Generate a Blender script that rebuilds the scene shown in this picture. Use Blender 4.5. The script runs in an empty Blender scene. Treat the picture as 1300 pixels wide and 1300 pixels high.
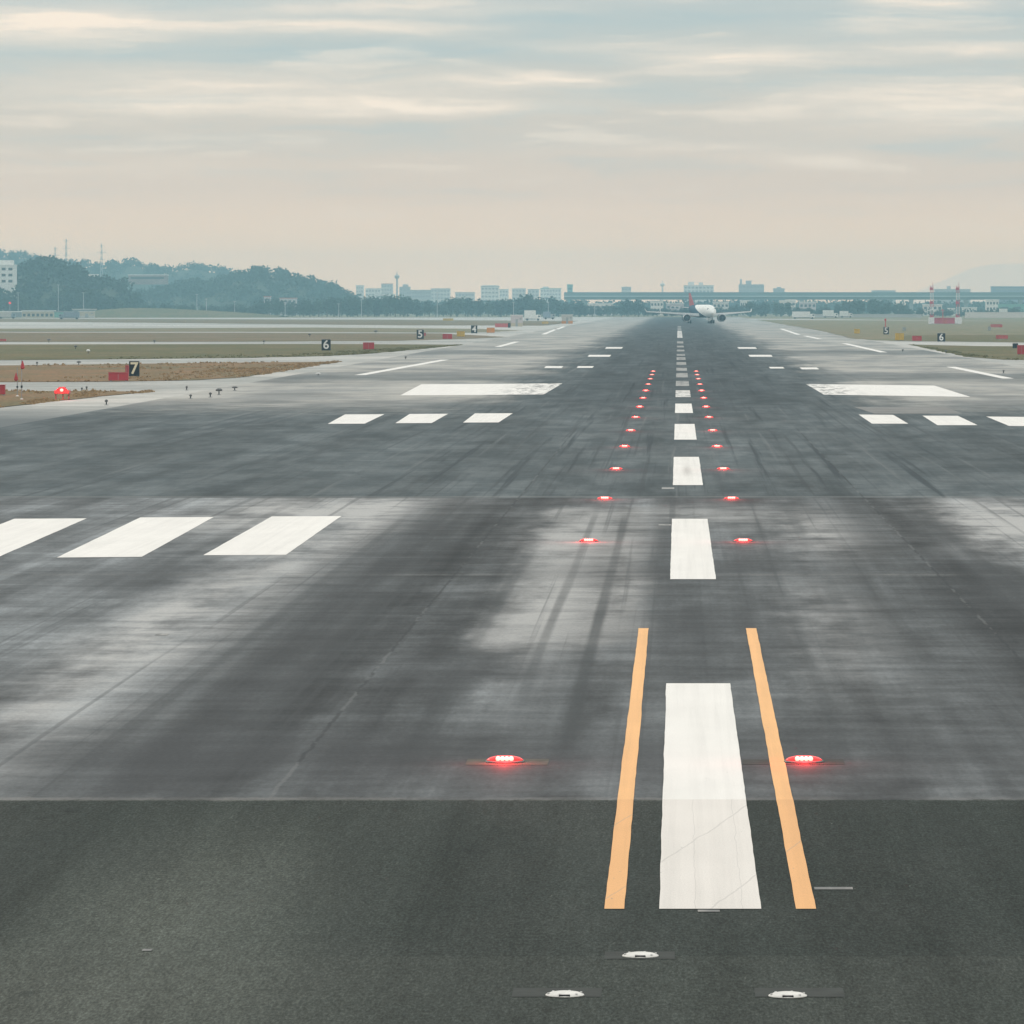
import bpy, bmesh, math, random
from mathutils import Vector, Matrix, noise as mnoise
random.seed(7)
R = math.radians
S = bpy.context.scene
C = S.collection
FPX, VX, HY, H = 7265.0, 861.0, 388.5, 5.58      # focal length in photo pixels, runway vanishing point, eye height
K = FPX * H

def gp(px, py):                                   # where a point of the photo lies on the flat airfield
    Y = K / (py - HY)
    return ((px - VX) * Y / FPX, Y)
def ap(px, Y):                                    # sideways position of a bearing at distance Y
    return (px - VX) * Y / FPX
def hz(py, Y):                                    # height of a sight line at distance Y
    return (HY - py) * Y / FPX + H

# ------------------------------------------------------------------ node helpers
class NT:
    def __init__(s, tree):
        s.t = tree; s.n = tree.nodes; s.l = tree.links
    def put(s, sock, v):
        if v is None: return
        if isinstance(v, bpy.types.NodeSocket): s.l.new(v, sock)
        elif isinstance(v, (tuple, list)):
            if len(sock.default_value) == 4 and len(v) == 3: v = (*v, 1)
            sock.default_value = v
        else:
            try: sock.default_value = v
            except Exception: sock.default_value = (v,) * len(sock.default_value)
    def m(s, op, a, b=None, c=None, clamp=False):
        n = s.n.new('ShaderNodeMath'); n.operation = op; n.use_clamp = clamp
        s.put(n.inputs[0], a); s.put(n.inputs[1], b); s.put(n.inputs[2], c)
        return n.outputs[0]
    def v(s, op, a, b=None):
        n = s.n.new('ShaderNodeVectorMath'); n.operation = op
        s.put(n.inputs[0], a)
        if op == 'SCALE': s.put(n.inputs['Scale'], b)
        else: s.put(n.inputs[1], b)
        return n.outputs['Value'] if op in ('LENGTH', 'DOT_PRODUCT') else n.outputs[0]
    def sep(s, v):
        n = s.n.new('ShaderNodeSeparateXYZ'); s.put(n.inputs[0], v); return n.outputs
    def comb(s, x=0, y=0, z=0):
        n = s.n.new('ShaderNodeCombineXYZ')
        for i, q in enumerate((x, y, z)): s.put(n.inputs[i], q)
        return n.outputs[0]
    def noise(s, vec, scale=1, detail=3, rough=.55, dist=0, color=False):
        n = s.n.new('ShaderNodeTexNoise'); s.put(n.inputs['Vector'], vec)
        n.inputs['Scale'].default_value = scale; n.inputs['Detail'].default_value = detail
        n.inputs['Roughness'].default_value = rough; n.inputs['Distortion'].default_value = dist
        return n.outputs['Color' if color else 'Fac']
    def ss(s, x, a, b, lo=0, hi=1):
        n = s.n.new('ShaderNodeMapRange'); n.interpolation_type = 'SMOOTHSTEP'
        s.put(n.inputs[0], x)
        for i, q in enumerate((a, b, lo, hi)): s.put(n.inputs[i + 1], q)
        return n.outputs[0]
    def lin(s, x, a, b, lo=0, hi=1):
        n = s.n.new('ShaderNodeMapRange'); s.put(n.inputs[0], x)
        for i, q in enumerate((a, b, lo, hi)): s.put(n.inputs[i + 1], q)
        return n.outputs[0]
    def mix(s, f, a, b, mode='MIX'):
        n = s.n.new('ShaderNodeMix'); n.data_type = 'RGBA'; n.blend_type = mode
        s.put(n.inputs[0], f); s.put(n.inputs[6], a); s.put(n.inputs[7], b)
        return n.outputs[2]
    def ramp(s, x, stops, interp='LINEAR'):
        n = s.n.new('ShaderNodeValToRGB'); s.put(n.inputs[0], x)
        n.color_ramp.interpolation = interp
        e = n.color_ramp.elements
        while len(e) < len(stops): e.new(.5)
        for q, (p, c) in zip(e, stops):
            q.position = p; q.color = (*c, 1) if isinstance(c, tuple) else (c, c, c, 1)
        return n.outputs[0]
    def band(s, x, a, b, soft):                    # 1 between a and b
        return s.m('MULTIPLY', s.ss(x, a - soft, a + soft), s.ss(x, b - soft, b + soft, 1, 0))

def mat(name, col=(.5, .5, .5), rough=.6, spec=.4, metal=0, emit=None, estr=0, vary=.12, vscale=.6):
    m = bpy.data.materials.new(name); m.use_nodes = True
    t = NT(m.node_tree); b = t.n['Principled BSDF']
    b.inputs['Roughness'].default_value = rough; b.inputs['Metallic'].default_value = metal
    b.inputs['Specular IOR Level'].default_value = spec
    if emit:
        b.inputs['Base Color'].default_value = (*col, 1)
        b.inputs['Emission Color'].default_value = (*emit, 1); b.inputs['Emission Strength'].default_value = estr
    else:
        tc = t.n.new('ShaderNodeTexCoord').outputs['Object']
        f = t.noise(tc, vscale, 4, .6)
        f = t.lin(f, .3, .7, 1 - vary, 1 + vary)
        cc = t.n.new('ShaderNodeVectorMath'); cc.operation = 'SCALE'
        cc.inputs[0].default_value = col; t.l.new(f, cc.inputs['Scale'])
        t.l.new(cc.outputs[0], b.inputs['Base Color'])
    return m

# ------------------------------------------------------------------ mesh helpers
def link(name, bm, material, parent=None, smooth=False):
    me = bpy.data.meshes.new(name); bmesh.ops.recalc_face_normals(bm, faces=bm.faces)
    bm.to_mesh(me); bm.free()
    for mm in (material if isinstance(material, (list, tuple)) else [material]): me.materials.append(mm)
    if smooth:
        for p in me.polygons: p.use_smooth = True
    o = bpy.data.objects.new(name, me); C.objects.link(o)
    if parent: o.parent = parent
    return o
def tag(o, label=None, cat=None, group=None, kind=None):
    if label: o['label'] = label
    if cat: o['category'] = cat
    if group: o['group'] = group
    if kind: o['kind'] = kind
    return o
def empty(name, loc, label, cat, group=None, rz=0):
    o = bpy.data.objects.new(name, None); C.objects.link(o)
    o.location = loc; o.rotation_euler = (0, 0, rz); o.empty_display_size = .2
    return tag(o, label, cat, group)
def dup(o, loc=None, label=None, group=None, rz=None, scale=None):
    def cp(q, par):
        c = q.copy(); C.objects.link(c)
        if par: c.parent = par
        for ch in list(q.children): cp(ch, c)
        return c
    c = cp(o, None)
    if loc is not None: c.location = loc
    if rz is not None: c.rotation_euler.z = rz
    if scale is not None: c.scale = scale
    if label: c['label'] = label
    if group: c['group'] = group
    return c
def box(bm, x0, x1, y0, y1, z0, z1, bev=0):
    r = bmesh.ops.create_cube(bm, size=1)
    for v in r['verts']:
        v.co = Vector(((x0 + x1) / 2 + v.co.x * (x1 - x0), (y0 + y1) / 2 + v.co.y * (y1 - y0), (z0 + z1) / 2 + v.co.z * (z1 - z0)))
    if bev:
        es = list({e for v in r['verts'] for e in v.link_edges})
        bmesh.ops.bevel(bm, geom=es, offset=bev, segments=2, affect='EDGES', profile=.5)
def tube(bm, a, b, r0, r1=None, seg=8, cap=True):
    a, b = Vector(a), Vector(b); r1 = r0 if r1 is None else r1
    d = (b - a).normalized(); up = Vector((0, 0, 1)) if abs(d.z) < .9 else Vector((1, 0, 0))
    u = d.cross(up).normalized(); w = d.cross(u)
    rings = []
    for p, r in ((a, r0), (b, r1)):
        rings.append([bm.verts.new(p + (u * math.cos(2 * math.pi * i / seg) + w * math.sin(2 * math.pi * i / seg)) * r) for i in range(seg)])
    for i in range(seg):
        j = (i + 1) % seg
        bm.faces.new((rings[0][i], rings[0][j], rings[1][j], rings[1][i]))
    if cap: bm.faces.new(rings[0]); bm.faces.new(rings[1][::-1])
def lathe(bm, prof, seg=24, axis='z', loc=(0, 0, 0)):
    loc = Vector(loc); rings = []
    for (r, h) in prof:
        ring = []
        for i in range(seg):
            a = 2 * math.pi * i / seg; c, s_ = math.cos(a) * r, math.sin(a) * r
            p = Vector((c, s_, h)) if axis == 'z' else Vector((h, c, s_))
            ring.append(bm.verts.new(loc + p))
        rings.append(ring)
    for a, b in zip(rings, rings[1:]):
        for i in range(seg):
            j = (i + 1) % seg; bm.faces.new((a[i], a[j], b[j], b[i]))
    for ring in (rings[0], rings[-1]):
        if (ring[0].co - ring[1].co).length > 1e-5: bm.faces.new(ring)
def poly(bm, pts, z):
    return bm.faces.new([bm.verts.new((x, y, z)) for x, y in pts])
def B(fn, *a, **k):
    bm = bmesh.new(); fn(bm, *a, **k); return bm

# ------------------------------------------------------------------ camera
cd = bpy.data.cameras.new('camera'); cam = bpy.data.objects.new('camera', cd); C.objects.link(cam)
cam.location = (0, 0, H); cam.rotation_euler = (R(90), 0, 0)
cd.sensor_width = 36; cd.lens = FPX / 1300 * 36
cd.shift_x = (650 - VX) / 1300; cd.shift_y = (HY - 650) / 1300
cd.clip_start = 1; cd.clip_end = 30000
S.camera = cam
S.view_settings.view_transform = 'Standard'; S.view_settings.look = 'None'
S.view_settings.exposure = -.1; S.view_settings.gamma = 1
S.cycles.use_denoising = True
S.cycles.volume_bounces = 1; S.cycles.max_bounces = 6
S.cycles.sample_clamp_indirect = 4

# ------------------------------------------------------------------ sky
SUN_EL, SUN_AZ = 24, -38                           # low winter sun behind the cloud deck
w = bpy.data.worlds.new('World'); S.world = w; w.use_nodes = True
t = NT(w.node_tree); bg = t.n['Background']; out = t.n['World Output']
sky = t.n.new('ShaderNodeTexSky'); sky.sky_type = 'NISHITA'; sky.sun_disc = False
sky.sun_elevation = R(SUN_EL); sky.sun_rotation = R(SUN_AZ)
t.l.new(sky.outputs[0], bg.inputs[0]); bg.inputs[1].default_value = .1
d = t.n.new('ShaderNodeTexCoord').outputs['Generated']
dx, dy, dz = t.sep(d)
az = t.m('ARCTAN2', dx, dy); el = t.m('ARCSINE', dz)
uv0 = t.comb(az, el, 0)
wv = t.noise(t.v('MULTIPLY', uv0, (30, 150, 1)), 1, 4, .6, color=True)
wv = t.v('MULTIPLY', t.v('SUBTRACT', wv, (.5, .5, .5)), (.03, .0034, 0))
uv = t.v('ADD', uv0, wv)
_, elw, _ = t.sep(uv)
base = t.ramp(t.lin(el, -.002, .06), [
    (0, (1.40, .88, .565)), (.19, (1.24, .825, .55)), (.36, (.88, .69, .56)), (.6, (.71, .655, .585)), (.8, (.63, .65, .62)), (1, (.58, .64, .65))])
def blobs(lst):
    acc = None
    for (px, py, rx, ry, a) in lst:
        c = ((px - VX) / FPX, (HY - py) / FPX, 0)
        q = t.v('MULTIPLY', t.v('SUBTRACT', uv, c), (FPX / rx, FPX / ry, 0))
        g = t.m('MULTIPLY', t.m('EXPONENT', t.m('MULTIPLY', t.v('DOT_PRODUCT', q, q), -1)), a)
        acc = g if acc is None else t.m('ADD', acc, g)
    return acc
warm = blobs([(40, 35, 190, 24, .75), (125, 25, 70, 12, .45), (430, 36, 150, 9, .75), (390, 12, 120, 9, .4), (330, 112, 330, 24, .42),
              (400, 135, 260, 12, .5), (590, 137, 90, 8, .5), (655, 102, 75, 7, .7), (960, 75, 115, 11, .75), (800, 60, 140, 7, .3),
              (1215, 132, 190, 30, .75), (1160, 3, 70, 9, .8), (1240, 62, 130, 10, .6), (1110, 36, 70, 9, .4), (1020, 205, 80, 9, .25),
              (200, 142, 90, 8, .4), (880, 190, 220, 10, .12), (150, 215, 200, 9, .12), (600, 12, 90, 7, .3)])
cool = blobs([(330, 72, 330, 15, .75), (560, 62, 230, 14, .5), (900, 22, 300, 14, .6), (720, 35, 160, 16, .4), (950, 108, 190, 14, .4),
              (1190, 92, 140, 12, .5), (260, 5, 90, 8, .6), (60, 72, 120, 9, .4), (640, 175, 260, 18, .2), (1200, 20, 160, 8, .5),
              (200, 180, 260, 14, .25), (1150, 185, 220, 12, .2)])
fine = t.noise(t.v('MULTIPLY', uv, (70, 800, 1)), 1, 5, .65)
fine2 = t.noise(t.v('MULTIPLY', uv, (28, 230, 1)), 1, 3, .5)
hi = t.ss(el, .006, .034)
warm = t.m('MULTIPLY', warm, t.lin(fine, .32, .68, .62, 1.32), clamp=True)
warm = t.m('ADD', warm, t.m('MULTIPLY', t.m('MULTIPLY', t.ss(fine2, .52, .70), hi), .42), clamp=True)
cool = t.m('MULTIPLY', cool, t.lin(fine, .3, .7, 1.2, .7), clamp=True)
cool = t.m('ADD', cool, t.m('MULTIPLY', t.m('MULTIPLY', t.ss(fine2, .5, .3), hi), .4), clamp=True)
col = t.mix(t.m('MULTIPLY', cool, .85), base, (.49, .60, .62))
col = t.mix(warm, col, (1.12, .95, .79))
# far mountain faded by haze, painted straight into the sky colour
mountain = t.m('ADD', .0035, t.m('MULTIPLY', t.noise(t.comb(t.m('MULTIPLY', az, 28), 0, 0), 1, 3, .5), .0065))
mountain = t.m('MULTIPLY', mountain, t.ss(az, .030, .058))
bk = t.ss(t.m('SUBTRACT', el, mountain), .0003, -.0003)
col = t.mix(t.m('MULTIPLY', bk, .35), col, (.62, .63, .60))
# overcast dome above the field of view: brighter towards the zenith
over = t.ramp(t.lin(dz, 0, 1), [(0, (.62, .60, .54)), (.15, (.80, .80, .76)), (.45, (1.22, 1.22, 1.17)), (1, (1.55, 1.55, 1.5))])
on = t.noise(t.v('MULTIPLY', d, (3, 3, 9)), 1, 4, .55)
over = t.mix(1, over, t.mix(on, (.82, .84, .87), (1.18, 1.15, 1.1)), 'MULTIPLY')
col = t.mix(t.ss(dz, .056, .12), col, over)
col = t.mix(t.ss(dz, -.004, -.03), col, (.22, .23, .22))
cl = t.n.new('ShaderNodeBackground'); t.l.new(col, cl.inputs[0]); cl.inputs[1].default_value = 1
mx = t.n.new('ShaderNodeMixShader'); mx.inputs[0].default_value = .94
t.l.new(bg.outputs[0], mx.inputs[1]); t.l.new(cl.outputs[0], mx.inputs[2]); t.l.new(mx.outputs[0], out.inputs['Surface'])

sd = bpy.data.lights.new('sun', 'SUN'); sd.energy = .6; sd.angle = R(18); sd.color = (1, .9, .78)
so = bpy.data.objects.new('sun', sd); C.objects.link(so); so.location = (0, 0, 100)
sv = Vector((math.sin(R(SUN_AZ)) * math.cos(R(SUN_EL)), math.cos(R(SUN_AZ)) * math.cos(R(SUN_EL)), math.sin(R(SUN_EL))))
so.rotation_euler = sv.to_track_quat('Z', 'Y').to_euler()

# ------------------------------------------------------------------ haze
hm = bpy.data.materials.new('air'); hm.use_nodes = True
t = NT(hm.node_tree); t.n.remove(t.n['Principled BSDF'])
pv = t.n.new('ShaderNodeVolumePrincipled')
pv.inputs['Color'].default_value = (.45, .79, .95, 1); pv.inputs['Density'].default_value = .000175
pv.inputs['Anisotropy'].default_value = 0
t.l.new(pv.outputs[0], t.n['Material Output'].inputs['Volume'])
tag(link('haze', B(box, -1100, 900, -150, 5300, -1, 54), hm), kind='stuff')

# ------------------------------------------------------------------ ground materials
def ground_mat(name, fn, rough=.75, spec=.3):
    m = bpy.data.materials.new(name); m.use_nodes = True
    t = NT(m.node_tree); b = t.n['Principled BSDF']
    b.inputs['Roughness'].default_value = rough; b.inputs['Specular IOR Level'].default_value = spec
    P = t.n.new('ShaderNodeTexCoord').outputs['Object']
    c, bump, rg = fn(t, P)
    t.put(b.inputs['Base Color'], c)
    if rg is not None: t.put(b.inputs['Roughness'], rg)
    if bump is not None:
        bn = t.n.new('ShaderNodeBump'); bn.inputs['Strength'].default_value = bump[1]; bn.inputs['Distance'].default_value = bump[2]
        t.l.new(bump[0], bn.inputs['Height']); t.l.new(bn.outputs[0], b.inputs['Normal'])
    return m

def f_grass(c1, c2, c3):
    def fn(t, P):
        n1 = t.noise(t.v('MULTIPLY', P, (.05, .03, 0)), 1, 5, .65)
        n2 = t.noise(t.v('MULTIPLY', P, (.25, .06, 0)), 1, 5, .7)
        c = t.mix(t.ss(n1, .38, .62), c1, c2)
        c = t.mix(t.m('MULTIPLY', t.ss(n2, .46, .66), .8), c, c3)
        g = t.noise(t.v('MULTIPLY', P, (3, .8, 0)), 1, 4, .75)
        c = t.mix(1, c, t.ramp(g, [(.3, .55), (.7, 1.5)]), 'MULTIPLY')
        return c, (g, .6, .1), None
    return fn
M_ground = ground_mat('airfield_grass', f_grass((.20, .165, .105), (.15, .15, .085), (.24, .20, .14)), .95, .1)
M_olive = ground_mat('olive_grass', f_grass((.112, .102, .048), (.155, .125, .064), (.092, .102, .044)), .95, .1)
M_brown = ground_mat('dry_grass', f_grass((.20, .132, .072), (.145, .122, .065), (.25, .145, .078)), .95, .1)
M_dullgreen = ground_mat('mixed_grass', f_grass((.18, .145, .095), (.14, .12, .07), (.20, .14, .095)), .95, .1)

def f_apron(t, P):
    x, y, z = t.sep(P)
    n1 = t.noise(t.v('MULTIPLY', P, (.012, .02, 0)), 1, 5, .6)
    n2 = t.noise(t.v('MULTIPLY', P, (.06, .03, 0)), 1, 5, .65)
    c = t.mix(t.ss(n1, .35, .65), (.33, .335, .32), (.49, .475, .445))
    c = t.mix(t.m('MULTIPLY', t.ss(n2, .5, .75), .55), c, (.21, .22, .22))
    n3 = t.noise(t.v('MULTIPLY', P, (.10, .16, 0)), 1, 5, .7)
    c = t.mix(1, c, t.ramp(n3, [(.3, .76), (.5, 1), (.7, 1.2)]), 'MULTIPLY')
    n4 = t.noise(t.v('MULTIPLY', P, (.9, .14, 0)), 1, 4, .7)
    c = t.mix(1, c, t.ramp(n4, [(.3, .9), (.7, 1.1)]), 'MULTIPLY')
    dark = t.ss(t.m('ADD', y, t.m('MULTIPLY', n2, 90)), 375, 315)
    c = t.mix(dark, c, (.125, .14, .145))
    return c, None, None
M_apron = ground_mat('taxiway_concrete', f_apron, .8, .12)

LANES = (-4.62, .42, 5.38)
def f_runway(t, P):
    x, y, z = t.sep(P)
    # --- noises
    grain = t.noise(t.v('MULTIPLY', P, (38, 7, 0)), 1, 3, .8)
    grain2 = t.noise(t.v('MULTIPLY', P, (13, 1.6, 0)), 1, 4, .75)
    fine = t.noise(t.v('MULTIPLY', P, (7, 3, 0)), 1, 4, .7)
    mot = t.noise(t.v('MULTIPLY', P, (.55, .10, 0)), 1, 5, .62)
    mot2 = t.noise(t.v('ADD', t.v('MULTIPLY', P, (.16, .035, 0)), (7.3, 2.1, 0)), 1, 4, .6)
    cross = t.noise(t.v('MULTIPLY', P, (.42, .55, 0)), 1, 5, .7)
    cross2 = t.noise(t.v('ADD', t.v('MULTIPLY', P, (.22, 1.1, 0)), (5.5, 3.3, 0)), 1, 3, .6)
    strk = t.noise(t.v('ADD', t.v('MULTIPLY', P, (1.0, .012, 0)), (3.1, 9.2, 0)), 1, 4, .55)
    xs = t.m('ADD', x, t.m('MULTIPLY', t.m('SUBTRACT', mot, .5), 2.2))
    # --- near slab: fine dark asphalt with a paler wash
    near = t.mix(t.ss(mot2, .42, .62), (.050, .058, .056), (.066, .072, .070))
    wash = t.m('EXPONENT', t.m('MULTIPLY', -1, t.v('DOT_PRODUCT', *(lambda q: (q, q))(t.v('MULTIPLY', t.v('SUBTRACT', P, (-4.6, 52, 0)), (.75, .11, 0))))))
    near = t.mix(t.m('MULTIPLY', wash, t.lin(mot, .3, .7, .45, .95)), near, (.135, .142, .132))
    near = t.mix(t.m('MULTIPLY', t.ss(x, -1.5, -5.0), t.ss(y, 51, 46, 0, .85)), near, (.13, .135, .126))
    near = t.mix(t.ss(y, 48.95, 48.85), near, t.mix(.35, near, (.09, .096, .09)))
    nst = t.noise(t.v('ADD', t.v('MULTIPLY', P, (1.3, .05, 0)), (2.2, 8.8, 0)), 1, 4, .6)
    near = t.mix(1, near, t.ramp(nst, [(.3, .78), (.5, 1.0), (.7, 1.22)]), 'MULTIPLY')
    oil = t.noise(t.v('MULTIPLY', P, (1.1, .42, 0)), 1, 3, .5)
    near = t.mix(t.ss(oil, .66, .73, 0, .55), near, (.035, .04, .04))
    near = t.mix(t.m('MULTIPLY', t.ss(t.noise(t.v('MULTIPLY', P, (24, 3.2, 0)), 1, 2, .5), .70, .78), .5), near, (.17, .175, .165))
    near = t.mix(1, near, t.ramp(grain, [(.28, .45), (.5, .95), (.72, 1.75)]), 'MULTIPLY')
    near = t.mix(1, near, t.ramp(grain2, [(.3, .78), (.5, 1.0), (.7, 1.28)]), 'MULTIPLY')
    near = t.mix(1, near, (.70, .74, .70), 'MULTIPLY')
    # --- middle slab: worn lanes running down the runway
    prof = t.ramp(t.lin(xs, -16, 16), [
        (0, .17), (.10, .20), (.16, .15), (.215, .21), (.255, .20), (.295, .092), (.345, .074), (.356, .085), (.40, .105), (.43, .165),
        (.455, .11), (.475, .15), (.50, .105), (.53, .125), (.56, .115), (.60, .135), (.635, .11), (.668, .075), (.715, .09), (.75, .20), (.85, .17), (1, .19)])
    mid = t.mix(1, prof, (1, 1.02, 1.02), 'MULTIPLY')
    mid = t.mix(1, mid, t.ramp(mot, [(.28, .58), (.5, .98), (.75, 1.65)]), 'MULTIPLY')
    mid = t.mix(1, mid, t.ramp(cross, [(.3, .76), (.5, 1.0), (.72, 1.28)]), 'MULTIPLY')
    mid = t.mix(1, mid, t.ramp(cross2, [(.3, .84), (.5, 1.0), (.72, 1.18)]), 'MULTIPLY')
    mid = t.mix(1, mid, t.ramp(grain2, [(.3, .88), (.7, 1.14)]), 'MULTIPLY')
    mid = t.mix(1, mid, t.ramp(strk, [(.3, .62), (.52, 1.0), (.72, 1.5)]), 'MULTIPLY')
    mid = t.mix(1, mid, (.86, .91, .95), 'MULTIPLY')
    # pale polished patches and dark oily rubber patches
    def spot(cx, cy, rx, ry):
        q = t.v('MULTIPLY', t.v('SUBTRACT', t.comb(xs, y, 0), (cx, cy, 0)), (1 / rx, 1 / ry, 0))
        return t.m('EXPONENT', t.m('MULTIPLY', -1, t.v('DOT_PRODUCT', q, q)))
    pale = None
    for a, s in ((spot(-2.1, 104, .9, 11), .75), (spot(-2.6, 140, 1.1, 13), .6), (spot(3.4, 141, 1.1, 12), .75), (spot(8.6, 146, 1.7, 17), 1.5), (spot(-8.7, 100, 1.0, 36), 1.0), (spot(-8.0, 146, .8, 22), .7), (spot(-11.0, 152, 2.4, 14), .6), (spot(-2.3, 118, .45, 26), .45), (spot(-1.0, 112, .35, 14), .5),
                 (spot(1.0, 152, 2.2, 7), .5), (spot(-9.4, 160, 2.6, 12), .7), (spot(2.7, 100, .8, 16), .35)):
        q = t.m('MULTIPLY', a, s); pale = q if pale is None else t.m('ADD', pale, q)
    pale = t.m('MULTIPLY', pale, t.lin(t.m('MULTIPLY', cross, mot), .16, .34, .25, 1.2), clamp=True)
    mid = t.mix(t.m('MULTIPLY', pale, .95), mid, (.42, .42, .415))
    pb = t.m('MULTIPLY', t.band(t.m('ADD', x, t.m('MULTIPLY', t.m('SUBTRACT', mot, .5), 1.4)), -3.3, -.75, .45), t.band(t.m('ADD', y, t.m('MULTIPLY', t.m('SUBTRACT', mot2, .5), 14)), 93.5, 158, 2.0))
    mid = t.mix(t.m('MULTIPLY', pb, t.lin(t.m('ADD', cross, mot), .75, 1.25, .12, .72)), mid, (.37, .37, .365))
    mid = t.mix(t.m('MULTIPLY', t.band(y, 118.0, 118.8, .25), t.lin(mot, .4, .6, 0, .35)), mid, (.3, .3, .29))
    for (tx, tw, ta, y0, y1) in ((-1.42, .15, .85, 70, 150), (-2.22, .14, .6, 80, 152), (-3.35, .2, .5, 66, 130), (2.05, .16, .35, 66, 150), (3.0, .2, .3, 75, 160), (-5.6, .25, .35, 66, 166), (-7.2, .16, .4, 66, 150), (-10.9, .2, .4, 66, 160), (6.6, .2, .35, 70, 166), (.45, .5, .3, 86, 116)):
        q = t.ss(t.m('ABSOLUTE', t.m('SUBTRACT', t.m('ADD', x, t.m('MULTIPLY', t.m('SUBTRACT', strk, .5), .35)), tx)), tw, tw * .3)
        mid = t.mix(t.m('MULTIPLY', t.m('MULTIPLY', q, t.band(y, y0, y1, 7)), t.lin(mot2, .3, .65, ta, ta * .45)), mid, (.06, .066, .069))
    thin = t.noise(t.v('ADD', t.v('MULTIPLY', P, (4.2, .012, 0)), (9.1, 1.3, 0)), 1, 3, .55)
    mid = t.mix(t.ss(thin, .58, .68, 0, .4), mid, (.07, .076, .08))
    drk = None
    for a, s in ((spot(-6.3, 96, .75, 60), .55), (spot(.5, 98, 1.6, 9), .6), (spot(-2, 71, 9, 4.5), .6), (spot(-11, 118, 2.2, 8), .5), (spot(6.5, 118, .9, 40), .5), (spot(.4, 120, 3.5, 4), .45), (spot(-3.2, 87, 1.6, 4), .4)):
        q = t.m('MULTIPLY', a, s); drk = q if drk is None else t.m('ADD', drk, q)
    drk = t.m('MULTIPLY', drk, t.lin(mot2, .35, .65, .7, 1.15), clamp=True)
    mid = t.mix(drk, mid, (.062, .066, .07))
    # --- far length: rubbered touchdown zone, paler outside the wheel lanes
    edge = t.m('ADD', t.m('ABSOLUTE', x), t.m('MULTIPLY', t.m('SUBTRACT', mot2, .5), 7))
    edge = t.m('ADD', edge, t.m('MULTIPLY', t.m('SUBTRACT', t.noise(t.v('MULTIPLY', P, (.5, .02, 0)), 1, 4, .7), .5), 6))
    k = t.ss(edge, 9.5, 15)
    k = t.m('MULTIPLY', k, t.ss(t.m('ADD', y, t.m('MULTIPLY', t.m('SUBTRACT', cross, .5), 90)), 285, 350))
    k = t.m('MULTIPLY', k, t.m('SUBTRACT', 1, t.m('MULTIPLY', t.m('MAXIMUM', t.band(y, 425, 472, 14), t.band(y, 655, 720, 18)), .62)))
    ctr = t.mix(t.ss(mot, .35, .65), (.082, .094, .098), (.140, .152, .154))
    blot = t.noise(t.v('ADD', t.v('MULTIPLY', P, (.34, .016, 0)), (11, 3, 0)), 1, 6, .72)
    ctr = t.mix(1, ctr, t.ramp(blot, [(.3, .66), (.5, 1.0), (.7, 1.34)]), 'MULTIPLY')
    ctr = t.mix(1, ctr, t.ramp(cross, [(.3, .84), (.7, 1.16)]), 'MULTIPLY')
    skid = t.noise(t.v('ADD', t.v('MULTIPLY', P, (1.9, .011, 0)), (1.7, 4.2, 0)), 1, 4, .62)
    ctr = t.mix(t.m('MULTIPLY', t.ss(skid, .56, .70), t.m('MULTIPLY', t.ss(edge, 20, 9), .75)), ctr, (.05, .058, .064))
    ctr = t.mix(t.m('MULTIPLY', t.ss(skid, .42, .26), .4), ctr, (.24, .245, .24))
    ctr = t.mix(1, ctr, (.85, .90, .93), 'MULTIPLY')
    ctr = t.mix(t.m('MULTIPLY', t.ss(y, 270, 360), t.ss(t.m('ABSOLUTE', x), 9.5, 5.5)), ctr, t.mix(1, ctr, (.72, .74, .76), 'MULTIPLY'))
    thn = t.noise(t.v('ADD', t.v('MULTIPLY', P, (3.4, .008, 0)), (4.1, 6.3, 0)), 1, 4, .6)
    ctr = t.mix(t.ss(thn, .56, .66, 0, .5), ctr, (.055, .062, .067))
    sh = t.mix(t.ss(mot2, .35, .65), (.245, .25, .245), (.40, .39, .365))
    sh = t.mix(1, sh, t.ramp(t.noise(t.v('MULTIPLY', P, (.06, .07, 0)), 1, 5, .68), [(.3, .72), (.5, 1.0), (.7, 1.22)]), 'MULTIPLY')
    far = t.mix(k, ctr, sh)
    far = t.mix(1, far, t.ramp(fine, [(.3, .9), (.7, 1.1)]), 'MULTIPLY')
    # --- put the three together; the slab joints run straight across
    yj = t.m('ADD', y, t.m('ADD', t.m('MULTIPLY', t.m('SUBTRACT', cross, .5), .25), t.m('MULTIPLY', t.m('SUBTRACT', fine, .5), .5)))
    c = t.mix(t.ss(yj, 64.33, 64.43), near, mid)
    c = t.mix(t.ss(yj, 165.6, 166.2), c, far)
    lip = t.m('MULTIPLY', t.band(yj, 64.3, 64.7, .12), t.lin(mot, .35, .65, 0, .5))
    c = t.mix(lip, c, (.24, .235, .225))
    c = t.mix(t.m('MULTIPLY', t.band(yj, 166.2, 167.2, .3), .3), c, (.25, .25, .24))
    # longitudinal paving joints, cracked and partly filled
    wob = t.m('MULTIPLY', t.m('SUBTRACT', t.noise(t.comb(0, t.m('MULTIPLY', y, .7), 0), 1, 4, .7), .5), .16)
    crk = None
    for lx in LANES:
        q = t.ss(t.m('ABSOLUTE', t.m('SUBTRACT', t.m('ADD', x, wob), lx)), .042, .012, 0, .25 if lx == LANES[1] else 1)
        crk = q if crk is None else t.m('MAXIMUM', crk, q)
    gap = t.noise(t.comb(x, t.m('MULTIPLY', y, .16), 0), 1, 4, .75)
    inmid = t.band(y, 64.4, 260, 2)
    c = t.mix(t.m('MULTIPLY', t.m('MULTIPLY', crk, t.ss(gap, .42, .5)), t.m('MULTIPLY', inmid, .6)), c, (.045, .049, .052))
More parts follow.
